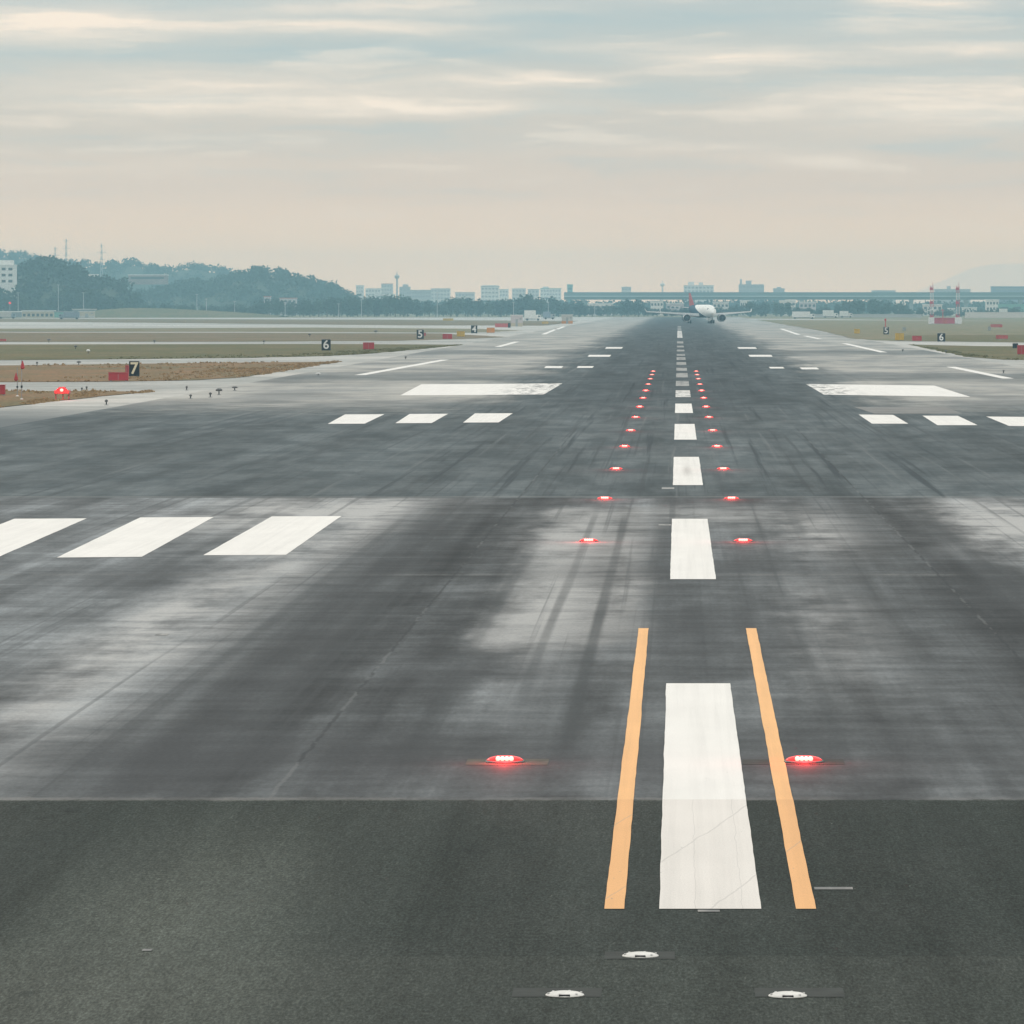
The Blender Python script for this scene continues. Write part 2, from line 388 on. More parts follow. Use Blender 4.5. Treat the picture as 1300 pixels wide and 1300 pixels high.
    c = t.mix(t.m('MULTIPLY', t.m('MULTIPLY', crk, t.ss(gap, .47, .4)), t.m('MULTIPLY', inmid, .3)), c, (.21, .215, .215))
    g2 = t.m('ADD', t.m('MULTIPLY', grain, .7), t.m('MULTIPLY', fine, .5))
    c = t.mix(1, c, t.ramp(t.noise(t.v('MULTIPLY', P, (16, 9, 0)), 1, 3, .75), [(.3, .86), (.7, 1.14)]), 'MULTIPLY')
    return c, (g2, .35, .01), t.lin(mot, .3, .7, .78, .95)
M_runway = ground_mat('runway_asphalt', f_runway, .9, .05)

def f_paint(base, worn=.5, scuff=0, inner=0, spot=None):
    def fn(t, P):
        x, y, z = t.sep(P)
        n1 = t.noise(t.v('MULTIPLY', P, (.8, .25, 0)), 1, 4, .6)
        n2 = t.noise(t.v('MULTIPLY', P, (14, 6, 0)), 1, 4, .75)
        c = t.mix(t.lin(n1, .35, .65), tuple(q * .93 for q in base), base)
        c = t.mix(t.m('MULTIPLY', t.ss(n2, .62, .8), worn), c, (.30, .29, .28))
        tr = t.noise(t.v('ADD', t.v('MULTIPLY', P, (6, .05, 0)), (3, 1, 0)), 1, 4, .6)
        c = t.mix(1, c, t.ramp(tr, [(.3, .90), (.55, 1.0)]), 'MULTIPLY')
        ch = t.noise(t.v('MULTIPLY', P, (20, 3.5, 0)), 1, 3, .6)
        c = t.mix(t.ss(ch, .68, .74, 0, .45), c, (.22, .215, .205))
        gr = t.noise(t.v('MULTIPLY', P, (55, 12, 0)), 1, 2, .7)
        c = t.mix(1, c, t.ramp(gr, [(.3, .93), (.7, 1.04)]), 'MULTIPLY')
        nearp = t.ss(y, 64.43, 64.33)
        c = t.mix(nearp, c, t.mix(1, c, (.90, .875, .86), 'MULTIPLY'))
        # hair cracks in the paint, along the runway and askew
        wob = t.m('MULTIPLY', t.noise(t.comb(0, t.m('MULTIPLY', y, .5), 0), 1, 3, .6), .25)
        l1 = t.ss(t.m('ABSOLUTE', t.m('SUBTRACT', t.m('FRACT', t.m('ADD', t.m('MULTIPLY', x, 2.3), wob)), .5)), .012, .004)
        l2 = t.ss(t.m('ABSOLUTE', t.m('SUBTRACT', t.m('FRACT', t.m('ADD', t.m('ADD', t.m('MULTIPLY', x, .9), t.m('MULTIPLY', y, -.13)), t.m('MULTIPLY', wob, .6))), .5)), .014, .004)
        c = t.mix(t.m('MULTIPLY', t.m('MULTIPLY', t.m('MAXIMUM', l1, l2), nearp), .28), c, (.25, .24, .23))
        if spot:
            q = t.v('MULTIPLY', t.v('SUBTRACT', t.comb(x, y, 0), (spot[0], spot[1], 0)), (1 / spot[2], 1 / spot[3], 0))
            q = t.m('EXPONENT', t.m('MULTIPLY', -1, t.v('DOT_PRODUCT', q, q)))
            c = t.mix(t.m('MULTIPLY', q, t.lin(n2, .35, .6, .1, .8)), c, (.25, .24, .22))
        if scuff:
            sk = t.noise(t.v('MULTIPLY', P, (1.4, .16, 0)), 1, 4, .7)
            k = t.m('MULTIPLY', t.ss(sk, .48, .58), scuff)
            if inner: k = t.m('MULTIPLY', k, t.ss(t.m('ABSOLUTE', x), inner + 1.5, inner - 1.5))
            c = t.mix(k, c, (.14, .145, .145))
        return c, None, None
    return fn
M_white = ground_mat('white_paint', f_paint((.80, .78, .745), .25), .6, .3)
M_block = ground_mat('scuffed_white_paint', f_paint((.80, .78, .745), .25, .8, 11.2), .6, .3)
M_smudge = ground_mat('smudged_white_paint', f_paint((.80, .78, .745), .3, 0, 0, (.30, 193, .16, 6)), .6, .3)
M_scuff = ground_mat('rubbered_white_paint', f_paint((.66, .645, .62), .45, .75), .6, .3)
M_faded = ground_mat('faded_white_paint', f_paint((.33, .33, .32), .6, .85), .7, .3)
M_orange = ground_mat('orange_paint', f_paint((.86, .47, .185), .15), .6, .3)

# ------------------------------------------------------------------ the airfield
ground = tag(link('ground', B(poly, [(-1090, -140), (890, -140), (890, 5290), (-1090, 5290)], 0), M_ground), kind='structure')
taxi = tag(link('taxiway', B(poly, [(-400, -100), (260, -100), (260, 1450), (-32, 2860), (-330, 2600), (-400, 1900)], .012), M_apron), kind='structure')
runway = tag(link('runway', B(poly, [(-31, -100), (31, -100), (31, 2850), (-31, 2850)], .024), M_runway), kind='structure')

def ragged(bm, pts, z, step=5.0, amp=.55):
    out = []
    n = len(pts)
    for i in range(n):
        a, b = Vector(pts[i]), Vector(pts[(i + 1) % n]); L = (b - a).length
        k = max(1, int(L / step)); k = min(k, 90)
        nr = Vector((-(b - a).y, (b - a).x)).normalized() if L else Vector((0, 0))
        for j in range(k):
            p = a.lerp(b, j / k)
            if j: p += nr * random.uniform(-amp, amp)
            out.append((p.x, p.y))
    f = poly(bm, out, z)
    bmesh.ops.triangulate(bm, faces=[f])
def verge(pix, material, z=.045, **k):
    return tag(link('grass_verge', B(ragged, [gp(*q) for q in pix], z, **k), material), kind='structure')
verge([(-260, 538), (0, 518), (65, 510), (128, 503.5), (192, 498.2), (120, 497.2), (0, 497), (-260, 497)], M_brown, amp=.3)
verge([(-260, 486), (0, 485.5), (130, 485), (250, 483), (300, 480), (345, 474), (390, 466), (432, 459.5), (330, 460.5), (200, 462), (0, 464.5), (-260, 466)], M_brown)
verge([(-260, 458), (0, 457.5), (180, 456), (320, 454.5), (420, 452), (470, 449), (530, 444), (585, 438), (420, 437), (200, 437.3), (-260, 438)], M_olive)
verge([(-260, 434.5), (0, 434.2), (300, 434), (500, 433), (590, 430.5), (645, 428), (560, 423.6), (300, 422.6), (0, 422.3), (-260, 422.3)], M_dullgreen)
verge([(-260, 421.2), (0, 421), (300, 421.4), (500, 422), (590, 422.5), (665, 420), (600, 417.5), (400, 416), (150, 417), (-260, 418)], M_ground, amp=1)
verge([(-260, 408), (100, 409), (300, 411), (500, 413), (690, 413.5), (730, 407.8), (500, 406), (-260, 403.6)], M_dullgreen, amp=2)
verge([(1153, 437.5), (1195, 446), (1230, 453.5), (1275, 457), (1420, 458.5), (1420, 441), (1240, 439.6), (1175, 438.2)], M_olive, amp=.12)
verge([(1000, 413), (1050, 421.5), (1085, 430.5), (1130, 433), (1420, 436.5), (1420, 409), (1160, 407), (960, 406)], M_ground, amp=.8)
verge([(1150, 426), (1140, 432.5), (1420, 436), (1420, 425)], M_olive, z=.06, amp=.8)

def tufts(pix, material, n, seed):
    rnd = random.Random(seed); P2 = [Vector(gp(*q)) for q in pix]; bm = bmesh.new()
    segs = [(a, b, (b - a).length) for a, b in zip(P2, P2[1:])]; T = sum(q[2] for q in segs)
    cen = sum(P2, Vector((0, 0))) / len(P2)
    for i in range(n):
        r = rnd.uniform(0, T)
        for a, b, L in segs:
            if r <= L: break
            r -= L
        p = a.lerp(b, r / L)
        k = rnd.random() ** 2.2
        p = p + (cen - p) * k * .8 + Vector((rnd.uniform(-.4, .4), rnd.uniform(-.7, .7)))
        if not -60 < p.x < 60: continue
        g = mnoise.noise(Vector((p.x * .35, p.y * .08, seed)))
        if g < -.12: continue
        hgt = rnd.uniform(.05, .13) * (1.2 + g)
        for q in range(4):
            a_ = rnd.uniform(0, 6.28); u = Vector((math.cos(a_), math.sin(a_), 0)) * rnd.uniform(.05, .14)
            c0 = Vector((p.x + rnd.uniform(-.12, .12), p.y + rnd.uniform(-.12, .12), .03)); tip = c0 + Vector((rnd.uniform(-.06, .06), rnd.uniform(-.06, .06), hgt))
            bm.faces.new([bm.verts.new(c0 - u), bm.verts.new(c0 + u), bm.verts.new(tip)])
    tag(link('grass', bm, material), kind='stuff')
M_straw = mat('straw_tuft', (.36, .25, .14), .95, .1, vary=.35, vscale=.9); M_tuft = mat('green_tuft', (.19, .18, .095), .95, .1, vary=.35, vscale=.9)
tufts([(0, 518), (65, 510), (128, 503.5), (192, 498.2), (120, 497.2), (0, 497)], M_straw, 800, 3)
tufts([(0, 485.5), (130, 485), (250, 483), (300, 480), (345, 474), (390, 466), (432, 459.5), (330, 460.5), (200, 462), (0, 464.5)], M_straw, 1500, 4)
tufts([(0, 457.5), (180, 456), (320, 454.5), (420, 452), (470, 449), (530, 444), (585, 438)], M_tuft, 1300, 5)
tufts([(1160, 438.5), (1195, 446), (1230, 453.5), (1275, 457), (1310, 458)], M_tuft, 1000, 6)
# --- paint
ZP = .030
def worn_edge(bm, pts, z):
    out = []
    for i in range(4):
        a, b = Vector(pts[i]), Vector(pts[(i + 1) % 4]); L = (b - a).length
        k = max(2, min(60, int(L / .6))); nr = Vector((-(b - a).y, (b - a).x)) / L
        off = 0
        for j in range(k):
            off = off * .55 + random.uniform(-.0042, .0042)
            p = a.lerp(b, j / k) + (nr * off if j else Vector((0, 0)))
            out.append((p.x, p.y))
    f = poly(bm, out, z); bmesh.ops.triangulate(bm, faces=[f])
def stripe(name, pts, m=None):
    return link(name, B(worn_edge, pts, ZP), m or M_white, runway)
def rect(name, x0, x1, y0, y1, m=None): return stripe(name, [(x0, y0), (x1, y0), (x1, y1), (x0, y1)], m)
cx0, cx1 = -.165, .765
for (a, b, m) in ((52.7, 84.2, M_white), (116.3, 149.3, M_white), (177.4, 210.6, M_smudge), (237.8, 269.4, M_white), (297, 325.5, M_white),
                  (349, 377, M_scuff), (397, 424, M_faded), (445, 474, M_faded), (491, 514, M_faded), (540, 566, M_faded), (590, 620, M_faded),
                  (640, 660, M_faded), (700, 728, M_faded), (770, 800, M_faded), (850, 900, M_faded), (1000, 1290, M_scuff), (1340, 1420, M_faded), (1480, 1560, M_faded)):
    rect('centreline_stripe', cx0 if a > 60 else cx0 - .01, cx1, a, b, m)
stripe('guide_line', [(-.680, 52.7), (-.497, 52.7), (-.508, 98.6), (-.685, 98.6)], M_orange)
stripe('guide_line', [(1.085, 52.7), (1.27, 52.7), (1.345, 98.6), (1.165, 98.6)], M_orange)
for q in ([(258, 706.5), (363, 706), (433.5, 656.5), (345, 657)], [(72, 709.5), (180, 708.5), (271.5, 657.8), (178, 658.3)], [(-112, 712), (-8, 711.5), (110, 659.5), (18, 660)],
          [(416, 538.8), (463, 538.6), (488, 526.6), (438, 526.8)], [(502, 538), (548, 537.8), (569, 526), (520, 526.2)], [(588, 537.2), (633, 537), (651, 525.3), (603, 525.5)],
          [(1107, 538.6), (1153, 538.6), (1134, 527.4), (1090, 527)], [(1190, 540.5), (1241, 540.5), (1216, 528.6), (1171, 528.4)], [(1281, 541.5), (1335, 542), (1304, 530), (1252, 529.5)]):
    stripe('touchdown_bar', [gp(*p) for p in q])
stripe('aiming_block', [gp(*p) for p in ((508, 502.5), (690, 501.6), (714, 487.2), (535, 488.3))], M_block)
stripe('aiming_block', [gp(*p) for p in ((1046, 501.6), (1232, 504.4), (1186, 490), (1023, 488))], M_block)
for q in ((690, 704, 716, 467.4, 464.8), (731, 752, 757, 467.2, 465)): pass
for (x0, x1, yb, yt, sk) in ((691, 713, 467.6, 465.2, 2), (732, 752, 467.4, 465.2, 2), (746, 774, 453.2, 450.8, 2), (768, 789, 442.9, 440.9, 2),
                             (978, 996, 468.2, 466.2, -2), (1018, 1040, 469.3, 466.9, -3), (952, 981, 453.2, 450.8, -2), (938, 961, 443, 441, -2)):
    stripe('touchdown_bar', [gp(x0, yb), gp(x1, yb), gp(x1 + sk, yt), gp(x0 + sk, yt)])
for (xa, ya, xb, yb) in ((457, 476.5, 565, 457), (632, 440.6, 656, 434), (690, 424.6, 706, 418), (706, 418.5, 716, 414.8), (1207, 466, 1280, 481), (1072, 436.2, 1122, 447.6), (1022, 426.5, 1041, 430.6), (992, 417.6, 1014, 425)):
    A, Bq = gp(xa, ya), gp(xb, yb)
    if A[1] > Bq[1]: A, Bq = Bq, A
    stripe('edge_line', [(A[0] - .45, A[1]), (A[0] + .45, A[1]), (Bq[0] + .45, Bq[1]), (Bq[0] - .45, Bq[1])])
M_ghost = mat('erased_paint', (.20, .20, .195), .85, .2, vary=.25, vscale=.5)
stripe('erased_bar', [gp(*p) for p in ((1110, 525.8), (1222, 525.8), (1200, 517.2), (1084, 517.2))], M_ghost)
# short worn paint ticks
for (x0, x1, y0, y1) in ((1034, 1083, 1130, 1133), (886, 914, 1159, 1161.5), (840, 856, 620, 622), (836, 852, 667, 668.5), (196, 212, 806.5, 808.5), (180, 192, 1209, 1211.5)):
    a, b = gp(x0, y1), gp(x1, y0)
    rect('paint_tick', a[0], gp(x1, y1)[0], a[1], b[1], M_faded)
# repaired pavement strips round the two nearest lamps and a nearer pair
M_patch = mat('patch_mortar', (.082, .088, .074), .85, .2, vary=.25, vscale=4)
M_patch2 = mat('sawn_patch_asphalt', (.041, .047, .044), .85, .2, vary=.2, vscale=4)
for (cx, cy, hw, hd, m) in ((-2.08, 69.7, .50, .46, M_patch), (1.40, 69.7, .62, .40, M_patch2), (-.98, 46.3, .36, .30, M_patch2), (.98, 46.3, .36, .30, M_patch2), (-.33, 48.95, .3, .28, M_patch2)):
    link('pavement_patch', B(poly, [(cx - hw, cy - hd), (cx + hw, cy - hd), (cx + hw, cy + hd), (cx - hw, cy + hd)], .0275), m, runway)

# ------------------------------------------------------------------ red hold lights
M_cast = mat('cast_iron', (.10, .10, .10), .5, .5, vary=.2, vscale=8)
M_steel = mat('dull_steel', (.55, .55, .54), .45, .5, .2, vary=.15, vscale=6)
M_lens = mat('red_lens', (.25, .005, .005), .2, .5, emit=(1, .018, .02), estr=1.25)
M_bulb = mat('red_bulb', (.9, .5, .5), .2, .5, emit=(1, .22, .155), estr=3.4)
def hold_light(loc, label, group, detail):
    o = empty('runway_hold_light', loc, label, 'runway light', group)
    link('housing', B(lathe, [(0, .0), (.245, .0), (.24, .014), (.20, .022), (.0, .022)], 20), M_cast, o, True)
    bm = bmesh.new()
    prof = [(.225, .022), (.215, .034), (.18, .056), (.12, .070), (.06, .076), (.0001, .078)]
    lathe(bm, prof, 20)
    for v in bm.verts: v.co.y *= .6
    link('lens', bm, M_lens, o, True)
    if detail:
        for i in range(4):
            bm = bmesh.new(); bmesh.ops.create_uvsphere(bm, u_segments=10, v_segments=6, radius=.033)
            for v in bm.verts: v.co += Vector(((i - 1.5) * .053, -.118 + abs(i - 1.5) * .006, .046))
            link('bulb', bm, M_bulb, o, True)
    return o
YL = [69.7, 134.9, 164.5, 194.4, 225.4, 254.4, 284.5, 314, 344, 374, 404, 434, 460, 484]
def lampwords(i, side):
    where = ['beside the orange lines, closest to the camera', 'level with the second white stripe', 'on the pavement joint', 'one row beyond the pavement joint',
             'two rows beyond the pavement joint', 'three rows beyond the pavement joint', 'level with the touchdown bars', 'one row past the touchdown bars',
             'before the big white blocks', 'level with the big white blocks', 'just past the big white blocks', 'third from the far end', 'second from the far end', 'at the far end'][i]
    return f'red lamp of the {"hill" if side < 0 else "mast"}-side row, {where}'
L2 = []
for i, Y in enumerate(YL):
    for X, s in ((-2.11, -1), (1.53, 1)):
        z = .024 if i else .0278
        o = hold_light((X, Y, z), lampwords(i, s), 'red hold lights along the centreline', True)
        L2.append(o)
        if i < 10:
            ld = bpy.data.lights.new('lamp_glow', 'POINT'); ld.energy = 26; ld.color = (1, .02, .025); ld.shadow_soft_size = .03
            lo = bpy.data.objects.new('lamp_glow', ld); C.objects.link(lo); lo.parent = o; lo.location = (0, -.26, .14)

# flush white fixtures close to the camera
M_alu = mat('pale_cast_aluminium', (.66, .65, .62), .5, .5, .0, vary=.15, vscale=9)
M_dark = mat('dark_glass', (.02, .022, .024), .25, .5, vary=.1)
def flush_light(loc, label):
    o = empty('inset_runway_light', loc, label, 'runway light', 'pale inset lights in the dark asphalt')
    link('housing', B(lathe, [(0, 0), (.157, 0), (.155, .008), (.118, .024), (.075, .031), (0, .033)], 28), M_alu, o, True)
    for s in (-1, 1):
        bm = bmesh.new(); box(bm, -.045, .045, s * .128 - .022, s * .128 + .022, .004, .022, .004)
        link('prism_window', bm, M_dark, o)
    for k in range(6):
        a = k * math.pi / 3 + .26
        bm = bmesh.new(); tube(bm, (math.cos(a) * .135, math.sin(a) * .135, .01), (math.cos(a) * .135, math.sin(a) * .135, .026), .011, seg=6)
        link('bolt', bm, M_steel, o)
    return o
flush_light((*gp(813, 1218), .0285), 'pale inset lamp just in front of the white centreline stripe')
flush_light((*gp(717, 1268), .0285), 'pale inset lamp closest to the camera, on the hill side')
flush_light((*gp(1000, 1269), .0285), 'pale inset lamp closest to the camera, below the mast-side orange line')

# ------------------------------------------------------------------ small airfield equipment
M_red = mat('red_enamel', (.42, .035, .045), .5, .4, vary=.15)
M_redp = mat('weathered_red_enamel', (.50, .10, .10), .55, .4, vary=.15)
M_yel = mat('yellow_enamel', (.58, .38, .06), .5, .4, vary=.15)
M_org = mat('orange_enamel', (.60, .24, .06), .5, .4, vary=.15)
M_black = mat('sign_black', (.010, .013, .020), .5, .3, vary=.1)
M_wht = mat('white_enamel', (.74, .74, .72), .5, .4, vary=.08)
M_grey = mat('grey_enamel', (.30, .31, .31), .55, .4, vary=.12)
M_cream = mat('cream_letters', (.80, .74, .55), .5, .3, vary=.05)
def glyph(ch, size, material, parent, loc):
    cu = bpy.data.curves.new('numeral', 'FONT'); cu.body = ch; cu.size = size; cu.align_x = 'CENTER'; cu.align_y = 'CENTER'; cu.extrude = .012
    cu.offset = size * .018
    tmp = bpy.data.objects.new('tmp', cu); C.objects.link(tmp)
    bpy.context.view_layer.update()
    me = bpy.data.meshes.new_from_object(tmp.evaluated_get(bpy.context.evaluated_depsgraph_get()))
    bpy.data.objects.remove(tmp); bpy.data.curves.remove(cu)
    me.materials.append(material); me.name = 'numeral'
    o = bpy.data.objects.new('numeral', me); C.objects.link(o); o.parent = parent
    o.location = loc; o.rotation_euler = (R(90), 0, 0)
    return o
def board(px, ybot, wpx, hpx, ch, label, frame=True, mat_letter=None):
    X, Y = gp(px, ybot); s = Y / FPX; W, Hh = wpx * s, hpx * s
    o = empty('distance_sign', (X, Y, .04), label, 'airfield sign', 'black numbered signs beside the runway')
    link('panel', B(box, -W / 2, W / 2, -.12, .12, .12, Hh, .03), M_black, o)
    for sx in (-1, 1):
        link('leg', B(tube, (sx * W * .36, 0, 0), (sx * W * .36, 0, .13), .04), M_grey, o)
    bm = bmesh.new()
    for (x0, x1, z0, z1) in ((-W / 2, W / 2, Hh + .002, Hh + .05),): box(bm, x0, x1, -.14, .14, z0, z1)
    link('cap_rail', bm, M_grey, o)
    if ch: glyph(ch, (Hh - .12) * 1.12, mat_letter or M_cream, o, (0, -.135, .12 + (Hh - .12) / 2))
    return o
board(170.5, 480, 13, 20.5, '7', 'black board with a cream figure 7 on brown grass beside a red cabinet')
board(414, 446.5, 11.5, 15, '6', 'black board with a figure 6 standing on the olive verge', mat_letter=M_wht)
board(533.5, 431.5, 9, 12.5, '5', 'small black board with a pale figure 5, beside two short red boxes', mat_letter=M_wht)
board(602, 424, 8, 10.5, '4', 'small black board with a pale figure 4, between the yellow and orange boxes', mat_letter=M_wht)
board(1195, 435, 10, 11.5, '6', 'small black board with a pale figure on the verge under the lattice masts', mat_letter=M_wht)
board(1125, 425.5, 7, 10, '5', 'small black board with a pale figure, beneath a thin red mast', mat_letter=M_wht)
board(1289, 443.5, 7, 7, '', 'low black board without figures beside the big red cabinet')

def cabinet(px, ybot, wpx, hpx, m, label, group='coloured equipment boxes beside the runway', name='equipment_box', deep=.5, rail=True):
    X, Y = gp(px, ybot); s = Y / FPX; W, Hh = wpx * s, hpx * s
    o = empty(name, (X, Y, .04), label, 'equipment box', group)
    link('body', B(box, -W / 2, W / 2, -deep / 2, deep / 2, .07, Hh, .04), m, o)
    link('lid', B(box, -W / 2 - .03, W / 2 + .03, -deep / 2 - .03, deep / 2 + .03, Hh + .002, Hh + .04, .012), m, o)
    for sx in (-1, 1):
        link('foot', B(box, sx * W * .38 - .06, sx * W * .38 + .06, -deep * .4, deep * .4, 0, .068), M_grey, o)
    link('door_seam', B(box, -.012, .012, -deep / 2 - .006, -deep / 2 - .002, .12, Hh - .06), M_grey, o)
    return o
cabinet(150.5, 485, 25, 11, M_red, 'long dark red cabinet on brown grass beside the board with a 7')
cabinet(161.5, 477, 4, 12, M_red, 'narrow upright red box touching the board with a 7')
cabinet(0, 503, 13, 13, M_red, 'red cabinet cut off by the picture edge, near the red lamp on legs')
cabinet(468, 444.5, 14, 9, M_red, 'red cabinet on the olive verge next to the board with a 6')
cabinet(568, 431, 12, 6.5, M_red, 'small red cabinet beside a yellow box')
cabinet(539, 427, 3, 4, M_red, 'tiny red box beside the board with a 5')
cabinet(585, 428, 10, 7, M_yel, 'yellow box between a red cabinet and the board with a 4')
cabinet(623, 423, 10, 6.5, M_org, 'orange box beyond the board with a 4')
cabinet(637, 416, 17, 5, M_redp, 'long faded red box in front of the pale hut')
cabinet(1142, 432.5, 11, 9, M_yel, 'yellow box on the grass beside a red cabinet, mast side')
cabinet(1164, 433.5, 12, 6.5, M_red, 'red cabinet between a yellow box and a black board')
cabinet(1088, 424, 7, 6, M_yel, 'small dull yellow box alone on the brown verge')
cabinet(1297, 451, 11, 12, M_red, 'tall red cabinet beside a low black board at the grass tip')
cabinet(1272, 431, 15, 5, M_redp, 'faded pink-red box lying low on the olive grass')
cabinet(1265, 416, 15, 4, M_redp, 'far faded red box below the pale sheds')
cabinet(1256, 420, 4, 5, M_grey, 'small dark box near the faded red box')
cabinet(1148, 420.5, 4.5, 4.5, M_grey, 'small dark box behind the yellow box')
cabinet(569, 407.5, 13, 3, M_yel, 'flat yellow marker far out by the tree belt')
cabinet(692, 411.5, 8, 3, M_yel, 'low yellow box between the two pale huts')
cabinet(646.5, 416.5, 3.5, 6, M_black, 'dark upright box at the end of the long faded red box')
cabinet(4, 434, 8, 3, M_redp, 'flat purple-red box by the far taxiway edge')

# red approach lamp on four legs
def papi(px, ybot, label):
    X, Y = gp(px, ybot)
    o = empty('approach_lamp', (X, Y, .04), label, 'approach light')
    for sx in (-.38, .05, .40):
        link('leg', B(tube, (sx, 0, 0), (sx, 0, .34), .035), M_redp, o)
    link('body', B(box, -.46, .46, -.3, .45, .34, .55, .03), M_redp, o)
    bm = bmesh.new(); bmesh.ops.create_uvsphere(bm, u_segments=14, v_segments=8, radius=.09)
    for v in bm.verts: v.co = Vector((v.co.x * 1.2, v.co.y * .5 - .30, v.co.z + .56))
    link('lens', bm, M_bulb, o, True)
    link('hood', B(lathe, [(.27, .46), (.27, .47), (.22, .74), (.21, .74)], 14), M_redp, o)
    bm = bmesh.new(); bmesh.ops.create_uvsphere(bm, u_segments=14, v_segments=8, radius=.23)
    for v in bm.verts: v.co = Vector((v.co.x * 1.5, v.co.y * .4 - .22, v.co.z * .7 + .55))
    link('filter', bm, M_lens, o, True)
    ld = bpy.data.lights.new('lamp_glow', 'POINT'); ld.energy = 40; ld.color = (1, .04, .04); ld.shadow_soft_size = .1
    lo = bpy.data.objects.new('lamp_glow', ld); C.objects.link(lo); lo.parent = o; lo.location = (0, -.75, .7)
    return o
papi(79, 508, 'bright red lamp on short legs at the tip of a brown verge')

# wind flags on poles
def flagpole(px, ybot, ytop, yf, label, side):
    X, Y = gp(px, ybot); s = Y / FPX; Hh = (ybot - ytop) * s
    o = empty('marker_pole', (X, Y, .03), label, 'marker pole', 'thin poles by the red lamp')
    link('pole', B(tube, (0, 0, 0), (0, 0, Hh), .03, .022), M_grey, o)
    link('base', B(lathe, [(0, 0), (.10, 0), (.09, .06), (.0, .08)], 12), M_wht, o, True)
    link('collar', B(tube, (0, 0, Hh * .3), (0, 0, Hh * .36), .06), M_black, o)
    bm = bmesh.new(); z = (ybot - yf) * s
    lathe(bm, [(.02, z + .30), (.10, z + .05), (.13, z - .12), (.06, z - .2)], 12, loc=(side * .05, 0, 0))
    link('flag', bm, M_red, o)
    return o
flagpole(27.5, 508, 458, 465, 'thin pole with a red cone at its top, beside the red lamp', 1)
flagpole(22, 504, 467, 480, 'thin pole with a red cone half way up, beside the red lamp', -1.5)

X, Y = ap(12.5, 2750), 2750
sg = empty('signal_light', (X, Y, 0), 'tiny red lamp on a post before the trees at the picture edge', 'signal light')
link('pole', B(tube, (0, 0, 0), (0, 0, hz(386, Y)), .15, .1), M_grey, sg); link('lens', B(lathe, [(0, hz(386, Y)), (.55, hz(385.6, Y)), (.55, hz(383.8, Y)), (0, hz(383, Y))], 12), M_lens, sg)
M_blue = mat('blue_glass', (.03, .05, .16), .2, .5, vary=.05)
def edge_light(px, ybot, h, wide, label, head='dark'):
    h *= .8; wide *= .72
    X, Y = gp(px, ybot)
    o = empty('edge_light', (X, Y, .03), label, 'edge light', 'small edge lights on the taxiway')
    link('base', B(lathe, [(0, 0), (.13, 0), (.12, .03), (0, .04)], 12), M_grey, o, True)
    link('stem', B(tube, (0, 0, .03), (0, 0, h * .6), .035), M_black, o)
    bm = bmesh.new(); lathe(bm, [(0.001, h * .55), (wide, h * .6), (wide * .95, h * .85), (wide * .4, h), (.001, h * 1.02)], 14)
    link('lens', bm, M_wht if head == 'white' else (M_cast if head == 'dark' else M_blue), o, True)
    return o
for (px, yb, h, wd, lab, hd) in ((237, 496, .36, .11, 'small dark edge light alone on pale concrete by the brown verge', 'dark'), (242, 507, .34, .12, 'small dark edge light nearest the three dark lamps', 'dark'),
        (267, 505, .38, .13, 'dark edge light in front of the T-shaped lamp', 'dark'), (278, 502, .52, .30, 'wide T-shaped dark lamp on pale concrete', 'dark'), (298, 496.5, .36, .27, 'wide flat dark lamp beyond the T-shaped lamp', 'dark'),
        (404, 477, .26, .28, 'wide white edge light below the tip of the brown verge', 'white'), (135, 515, .4, .13, 'squat grey edge light near the red lamp', 'dark'), (104, 497, .3, .1, 'small dark light between the red lamp and the board with a 7', 'dark'), (110, 496, .34, .1, 'small dark light just beyond its twin at the pale strip', 'dark'),
        (100, 464, .5, .30, 'wide dark lamp on the pale strip beyond the brown verge', 'dark'), (47, 465, .5, .16, 'small dark lamp on the pale strip by the picture edge', 'dark'), (515, 456.5, .4, .18, 'dark edge light above the white edge line', 'dark'),
        (112, 450, .7, .32, 'pale cone-shaped lamp on the olive verge', 'white'), (96, 444, .7, .3, 'dark round lamp on the olive verge', 'dark'), (196, 436, .6, .3, 'dark round lamp on the thin far strip', 'dark'),
        (335, 437, .7, .2, 'small dark lamp on the thin far strip short of the board with a 6', 'dark'), (1274, 474.5, .35, .13, 'dark edge light beside the long white edge line, mast side', 'dark'), (1146, 447, .4, .2, 'dark edge light near the tip of the olive verge', 'dark'), (1201, 449, .5, .2, 'dark edge light on the edge of the olive verge', 'dark'), (477, 424, .9, .5, 'dark squat lamp far out on the verge', 'dark'), (393, 428, .8, .4, 'dark squat lamp on the verge below the hill', 'dark'), (62, 435, .7, .4, 'brown squat lamp on the thin far strip', 'dark')):
    edge_light(px, yb, h, wd, lab, hd)

# thin red mast behind the small board on the mast side
X, Y = gp(1125, 424); o = empty('antenna_mast', (X, Y + 4, 0), 'thin red mast behind a small black board', 'mast')
link('pole', B(tube, (0, 0, 0), (0, 0, 2.6), .14, .10), M_redp, o); link('tip', B(lathe, [(0, 2.6), (.22, 2.62), (.2, 2.95), (0, 3.1)], 10), M_red, o)

